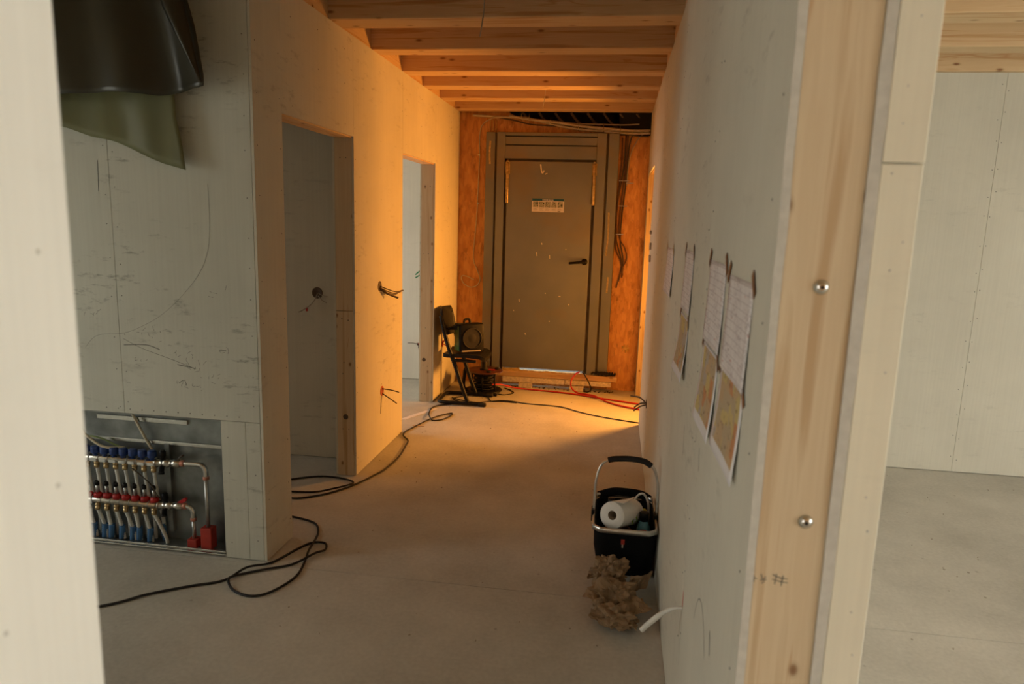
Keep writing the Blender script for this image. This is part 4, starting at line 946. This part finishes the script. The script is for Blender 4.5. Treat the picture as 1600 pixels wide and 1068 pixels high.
# ------------------------------------------------------------------ black school chair
ch = thing('school_chair', 'black tubular school chair standing sideways at the far end of the left wall', 'chair', (-1.26, 5.96, 0))
Y0, Y1, TR = 5.785, 6.135, .0165
mb = MB().tube(catmull([(-1.05, Y0, TR+.004), (-1.2, Y0, TR+.004), (-1.40, Y0, TR+.004), (-1.452, Y0+.012, TR+.004), (-1.475, Y0+.06, TR+.004), (-1.478, (Y0+Y1)/2, TR+.004), (-1.475, Y1-.06, TR+.004), (-1.452, Y1-.012, TR+.004), (-1.40, Y1, TR+.004), (-1.2, Y1, TR+.004), (-1.05, Y1, TR+.004)], 6), TR, 10)
rn = part(mb.build('runner', 'black_paint', ch))
for y in (Y0, Y1):
    part(MB().lathe([(.018, 0), (.0185, .01), (.0185, .06), (.012, .066)], (-1.108, y, .0187), (1, 0, 0), 12).build('foot_cap', 'black_rubber', rn))
    mb = MB().tube(catmull([(-1.20, y, .022), (-1.255, y, .16), (-1.325, y, .36), (-1.385, y, .52), (-1.425, y, .66), (-1.450, y, .78)], 6), TR*1.1, 10)
    part(mb.build('leg', 'black_paint', ch))
    part(MB().tube(catmull([(-1.345, y, .395), (-1.25, y, .398), (-1.14, y, .395)], 4), TR*.85, 8).build('seat_rail', 'black_paint', ch))
# seat shell: rounded slab with a rolled front edge
rows = []
for i in range(17):
    u = i/16; x = -1.43 + .365*u; z = .437 + .010*math.sin(u*PI) - .03*max(0, u-.8)/.2*0 - (.022*((u-.85)/.15)**2 if u > .85 else 0) + (.008*((.12-u)/.12) if u < .12 else 0)
    hw = .185 - (.025*((u-.85)/.15)**2 if u > .85 else 0) - (.012*((.10-u)/.10)**2 if u < .10 else 0)
    top_ = [(x, (Y0+Y1)/2 - hw + 2*hw*k/10, z + .010*(abs(k-5)/5)**2) for k in range(11)]
    bot_ = [(a, b, c-.032) for a, b, c in reversed(top_)]
    rows.append(top_+bot_)
part(auto(MB().loft(rows, True, True).build('seat', 'seat_shell', ch), 50))
rows = []
for j in range(13):
    v = j/12; z = .585+.25*v; xc = -1.412 - .055*v
    hw = .185 - (.05*((v-.75)/.25)**2 if v > .75 else 0) - (.02*((.2-v)/.2)**2 if v < .2 else 0)
    fr = [(xc + .045*(abs(k-6)/6)**2 - .02, (Y0+Y1)/2 - hw + 2*hw*k/12, z) for k in range(13)]
    bk = [(a-.013, b, c) for a, b, c in reversed(fr)]
    rows.append(fr+bk)
part(auto(MB().loft(rows, True, True).build('backrest', 'seat_shell', ch), 50))

# portable speaker on the chair seat
SPL = Vector((-1.235, 5.94, .4605)); RZ = Matrix.Rotation(math.radians(36), 4, 'Z'); TM = Matrix.Translation(SPL) @ RZ @ Matrix.Rotation(math.radians(-4), 4, 'X')
ps = thing('portable_speaker', 'square black portable speaker with green side standing on the chair seat', 'speaker', tuple(SPL))
part(auto(MB().box(-.115, .115, -.075, .06, 0.002, .245, bev=.016, seg=3, mtx=TM).build('body', 'black_plastic', ps), 40))
mb = MB(); mb.lathe([(.092, 0), (.092, .006), (.084, .006), (.080, -.004), (.045, -.001), (.020, .004), (.004, .004)], (0, -.0755, .115), (0, -1, 0), 32)
for v in mb.b.verts: v.co = TM @ v.co
part(mb.build('speaker_cone', 'black_rubber', ps))
part(MB().box(-.1175, -.114, -.05, .045, .03, .22, bev=.001, seg=1, mtx=TM).build('side_panel', 'speaker_green', ps), 'olive green side panel')
part(MB().box(-.119, -.1165, -.055, .05, .008, .055, bev=.001, seg=1, mtx=TM).build('corner_guard', 'green_plastic', ps), 'bright green lower corner')
mb = MB().tube(catmull([(-.04, .0, .24), (-.042, .0, .262), (-.03, 0, .276), (.0, 0, .278), (.012, 0, .262), (.012, 0, .24)], 5), .011, 8)
for v in mb.b.verts: v.co = TM @ v.co
part(mb.build('carry_handle', 'black_rubber', ps))
mb = MB().poly_prism([(-.115, -.03, .19), (-.115, -.03, .235), (-.185, .02, .20), (-.175, .02, .19)], (0, 1, 0), .05)
for v in mb.b.verts: v.co = TM @ v.co
part(mb.build('latch', 'black_plastic', ps))
part(MB().box(-.10, .075, -.085, -.070, .0, .012, mtx=TM).build('foot_strip', 'cable_grey', ps))

# cable reel on the floor behind the chair
RC = (-1.165, 6.335, 0)
cr = thing('cable_reel', 'black cable reel with red-brown disc lying on the floor beside the chair', 'reel', RC)
part(MB().lathe([(.145, .012), (.17, .014), (.172, .022), (.16, .030), (.03, .032)], RC, (0, 0, 1), 32).build('lower_disc', 'black_plastic', cr))
part(MB().lathe([(.06, .03), (.06, .205)], RC, (0, 0, 1), 20).build('core', 'black_plastic', cr))
part(MB().lathe([(.03, .198), (.172, .198), (.176, .203), (.172, .208), (.03, .210)], RC, (0, 0, 1), 36).build('upper_disc', 'reel_disc', cr), 'translucent red-brown upper disc')
part(MB().lathe([(.04, .208), (.04, .225), (.028, .232), (.028, .285), (.022, .292)], RC, (0, 0, 1), 16).build('hub', 'black_rubber', cr))
mb = MB()
for k in range(7):
    z = .042+.022*k; rr = .095-.012*(k % 2) + (.01 if k < 3 else 0)
    mb.tube([(RC[0]+rr*math.cos(a*PI/14), RC[1]+rr*math.sin(a*PI/14), z+.002*math.sin(a)) for a in range(28)], .0085, 7, True)
part(mb.build('wound_cable', 'black_rubber', cr))
part(MB().tube(catmull([(RC[0]-.10, RC[1]-.03, .014), (RC[0]-.165, RC[1]-.05, .02), (RC[0]-.185, RC[1]-.055, .06), (RC[0]-.18, RC[1]-.05, .15), (RC[0]-.172, RC[1]-.045, .215), (RC[0]-.15, RC[1]-.04, .235)], 6), .016, 10).build('frame_handle', 'black_plastic', cr))
for a in (-.6, -1.5, -2.3, 1.0, 2.2):
    x, y = RC[0]+.14*math.cos(a), RC[1]+.14*math.sin(a)
    part(MB().tube([(x, y, .024), (x, y, .11), (x, y, .20)], .0075, 7).build('spacer_rod', 'black_paint', cr))
for x, y in ((RC[0]+.11, RC[1]+.06), (RC[0]+.06, RC[1]-.10)):
    part(MB().lathe([(.024, .208), (.024, .222), (.019, .224), (.017, .218)], (x, y, 0), (0, 0, 1), 14).build('socket', 'black_rubber', cr))
part(MB().box(RC[0]+.035, RC[0]+.10, RC[1]-.02, RC[1]+.03, .2085, .214, bev=.002, seg=1).build('socket_cover', 'red_plastic', cr), 'red cover on the upper disc')
part(MB().box(RC[0]-.05, RC[0]+.15, RC[1]-.165, RC[1]-.115, .0005, .014, bev=.004).build('stand_foot', 'black_plastic', cr))

# ------------------------------------------------------------------ carry basket with its contents
def rrect(x0, x1, y0, y1, r, z, n=6):
    out = []
    for cx, cy, a0 in ((x1-r, y1-r, 0), (x0+r, y1-r, PI/2), (x0+r, y0+r, PI), (x1-r, y0+r, 1.5*PI)):
        for k in range(n+1):
            a = a0+k*PI/2/n; out.append((cx+r*math.cos(a), cy+r*math.sin(a), z if not callable(z) else z(cx, cy)))
    return out
bk = thing('carry_basket', 'black fabric carry basket with aluminium rim standing against the right wall', 'basket', (.11, 3.12, 0))
rings = [rrect(.005, .232, 3.045, 3.30, .04, .002), rrect(-.012, .24, 3.02, 3.32, .045, .05), rrect(-.028, .244, 2.965, 3.335, .05, .16), rrect(-.030, .244, 2.935, 3.345, .055, .255)]
inner = [rrect(-.022, .236, 2.943, 3.337, .05, .255), rrect(-.018, .235, 2.975, 3.325, .045, .16), rrect(.0, .228, 3.03, 3.30, .04, .03), rrect(.01, .22, 3.05, 3.29, .03, .025)]
part(auto(MB().loft(rings+inner, True, True).build('fabric_body', 'black_fabric', bk), 60))
part(MB().tube(catmull(rrect(-.034, .246, 2.928, 3.349, .055, .268, 3), 3, True), .012, 8, True, flat=(.55, 1.1)).build('rim', 'aluminium', bk), 'bare aluminium rim')
part(MB().tube(catmull([(-.02, 3.338, .262), (0.05, 3.345, .285), (.12, 3.345, .288), (.19, 3.343, .282), (.232, 3.335, .262)], 5), .014, 8, flat=(.5, 1.6)).build('back_flap', 'black_fabric', bk))
YH = 3.09
hb = part(MB().tube(catmull([(-.036, YH, .27), (-.036, YH+.005, .36), (-.030, YH+.01, .45), (-.005, YH+.015, .515), (.05, YH+.018, .538), (.12, YH+.018, .543), (.18, YH+.018, .536), (.222, YH+.015, .51), (.244, YH+.01, .45), (.249, YH+.005, .36), (.249, YH, .27)], 7), .0085, 10, flat=(1.1, .75)).build('handle_bow', 'aluminium', bk), 'aluminium handle bow')
part(MB().tube(catmull([(.018, YH+.018, .529), (.05, YH+.018, .538), (.12, YH+.018, .543), (.18, YH+.018, .536), (.214, YH+.015, .517)], 6), .0135, 10).build('handle_grip', 'black_rubber', hb), 'black foam grip')
for x in (-.038, .250): part(MB().box(x-.009, x+.005, YH-.028, YH+.028, .245, .30, bev=.004).build('hinge_block', 'black_plastic', bk))
mb = MB().box(.092, .108, 2.934, 2.938, .205, .228).build('logo_tag', 'red_sleeve', bk); part(mb, 'tiny red tag on the front')
part(bx('logo_tag', 'cable_grey', bk, .096, .103, 2.937, 2.941, .188, .204), 'tiny grey tag tail')
# paper towel roll
A = Vector((.047, 2.985, .315)); B = Vector((.142, 3.170, .264)); ax = (B-A).normalized(); Lr = (B-A).length
tw = thing('paper_towel_roll', 'white paper towel roll lying in the black basket', 'paper towel', tuple((A+B)/2))
part(MB().lathe([(.021, .002), (.058, 0), (.060, .003), (.060, Lr-.003), (.058, Lr), (.021, Lr-.002), (.021, .002)], A, ax, 36, cap=False).build('roll', 'tissue', tw))
part(MB().lathe([(.0215, 0.004), (.0215, Lr-.004), (.0195, Lr-.004), (.0195, .004), (.0215, .004)], A, ax, 24, cap=False).build('cardboard_tube', 'cardboard', tw), 'brown cardboard tube')
q = Vector((0, 0, 1)).rotation_difference(ax).to_matrix()
upv = Vector((0, 0, 1)) - ax*ax.z; upv.normalize(); sd_ = ax.cross(upv).normalized()
rows = []
for i in range(15):
    u = i/14; s_ = Lr*(.01+.6*u)
    row = []
    for k in range(10):
        w = k/9
        a = 2.2 - .9*w
        base = A + ax*s_ + (upv*math.sin(a) - sd_*math.cos(a)*-1)*0
        ang = 1.0 + 1.1*w
        p_ = A + ax*(s_ + .02*w*u) + upv*(.0615*math.sin(ang)) + sd_*(-.0615*math.cos(ang))
        lift = max(0, w-.45)/.55
        p_ = p_ + upv*(.032*lift**1.3*(.35+.65*u)) + sd_*(.020*lift*(1-.8*u))
        row.append(p_)
    rows.append(row)
o = part(MB().loft(rows, False, False).build('loose_sheet', 'tissue', tw)); sm = o.modifiers.new('thickness', 'SOLIDIFY'); sm.thickness = .0008
mb = MB()
for s_, ang, l in ((.10, -.25, .05), (.13, .0, .045), (.165, -.35, .04), (.175, .15, .03)):
    mb.ribbon([A + ax*(s_+l*t_/5) + sd_*(.0604*math.cos(ang-.12*t_)) + upv*(.0604*math.sin(ang-.12*t_)) for t_ in range(6)], .014, (sd_*math.cos(ang)+upv*math.sin(ang)))
part(mb.build('green_print', 'ink_green', tw), 'green printed leaf pattern')
# bottles and odds and ends in the basket
def bottle(name, label, cat, loc, prof, mat, cap_prof, cap_mat, cap_name='cap', axis=(0, 0, 1)):
    t = thing(name, label, cat, loc)
    part(MB().lathe(prof, loc, axis, 20).build('body', mat, t)); part(MB().lathe(cap_prof, loc, axis, 16).build(cap_name, cap_mat, t)); return t
BL = (.194, 3.085, .03)
b1 = bottle('bottle', 'blue bottle with black cap and red label in the basket front corner', 'bottle', BL, [(.028, 0), (.031, .006), (.031, .185), (.029, .205), (.018, .228), (.014, .232)], 'bottle_blue', [(.0145, .230), (.0205, .232), (.0205, .268), (.018, .272)], 'black_plastic')
part(MB().box(BL[0]-.016, BL[0]+.014, BL[1]-.0335, BL[1]-.026, .205, .228, bev=.003).build('label', 'label_red', b1), 'red oval label')
BG = (.045, 3.265, .03)
b2 = bottle('spray_bottle', 'dark green spray bottle with yellow nozzle at the basket back', 'bottle', BG, [(.03, 0), (.034, .01), (.034, .17), (.024, .21), (.014, .228)], 'bottle_green', [(.015, .228), (.017, .23), (.017, .25), (.012, .252)], 'black_plastic')
part(MB().box(BG[0]-.010, BG[0]+.022, BG[1]-.028, BG[1]+.012, .252, .272, bev=.004).build('nozzle', 'nozzle_yellow', b2), 'yellow nozzle')
BY = (.196, 3.165, .03)
b3 = bottle('bottle', 'yellow-green topped bottle behind the blue bottle in the basket', 'bottle', BY, [(.021, 0), (.023, .006), (.023, .17), (.018, .20), (.012, .21)], 'bottle_green', [(.0125, .208), (.018, .21), (.016, .245), (.010, .252)], 'nozzle_yellow')
single(MB().tube(catmull([(.150, 3.25, .20), (.148, 3.235, .26), (.165, 3.225, .32), (.195, 3.22, .335), (.218, 3.22, .29), (.224, 3.22, .22), (.222, 3.22, .16)], 7), .0055, 8), 'white_cable_loop', 'conduit_white', (.150, 3.25, .20), 'white cable loop standing up in the basket behind the towel roll', 'cable')
mb = MB(); bmesh.ops.create_icosphere(mb.b, subdivisions=4, radius=1)
for v in mb.b.verts:
    d = noise.noise(v.co*2.3) + .5*noise.noise(v.co*5)
    v.co = Vector((.080 + v.co.x*(.07+.012*d), 3.12 + v.co.y*(.085+.015*d), .165 + v.co.z*(.035+.012*d)))
single(mb, 'work_cloth', 'cable_brown', (.085, 3.13, .12), 'crumpled brown work cloth under the towel roll in the basket', 'cloth')

# ------------------------------------------------------------------ crumpled packing paper
def crumple(label, c, r, seed, flaps, sub=5):
    "a scrunched sheet: ridged facets on a lumpy ball, with loose edges flaring out"
    mb = MB(); bmesh.ops.create_icosphere(mb.b, subdivisions=sub, radius=1); c = Vector(c); o_ = Vector((seed*3.1, seed*1.7, seed))
    for v in mb.b.verts:
        n = v.co.copy()
        d = 1 + .30*noise.noise(n*1.6+o_)
        for f, a in ((1.5, .30), (3.0, .13), (7.0, .04)):
            q_ = noise.voronoi(n*f+o_)[0]; d += a*((q_[1]-q_[0])*1.7 - .55)
        v.co = c + Vector((n.x*r[0], n.y*r[1], n.z*r[2]))*d + noise.noise_vector(n*3+o_)*.012
        v.co.z = max(v.co.z, .001)
    for (p0, du, dv, cv) in flaps:
        p0, du, dv = c+Vector(p0), Vector(du), Vector(dv); nn = du.cross(dv).normalized(); rows = []
        for j in range(11):
            rows.append([])
            for i in range(13):
                u, w = i/12, j/10
                edge = .12*noise.noise(Vector((u*4, w*4, seed)))
                p_ = p0 + du*(u*(1+edge)) + dv*(w*(1+edge)) + nn*(cv*math.sin(u*PI)*w + .022*(noise.voronoi(Vector((u*2.6, w*2.6, seed)))[0][1]-.5) + .012*noise.noise(Vector((u*5, w*3, seed*2))))
                p_.z = max(p_.z, .0015); rows[-1].append(p_)
        mb.loft(rows, False, False)
    o = single(mb, 'crumpled_paper', 'paper_kraft', (c.x, c.y, 0), label, 'paper', 'crumpled brown packing paper', flat=True)
    return o
crumple('brown crumpled packing paper topmost, leaning on the basket front', (.050, 2.872, .108), (.082, .058, .072), 1.3, [((-.02, -.03, .02), (.09, .01, .03), (-.01, -.03, -.05), .02), ((-.09, -.02, .01), (.07, -.03, .035), (-.01, .01, -.06), .015)])
crumple('brown crumpled packing paper in the middle with a wide flared lip', (.058, 2.752, .066), (.104, .072, .072), 2.9, [((.01, -.04, .03), (.12, .03, -.025), (.035, -.075, -.005), .02), ((-.10, -.03, .03), (.10, -.045, -.02), (-.02, -.035, -.015), -.02), ((.06, .06, -.02), (.09, .02, .02), (.02, .02, .07), .02)])
crumple('brown crumpled packing paper lowest, lying flat on the floor', (.080, 2.622, .040), (.094, .070, .048), 5.1, [((-.10, .02, .02), (.10, -.035, .0), (-.01, -.04, -.015), .018), ((.0, -.02, .02), (.07, .0, -.01), (.015, -.05, -.012), -.015)])

for o in bpy.data.objects:
    if '_o' in o: del o['_o']
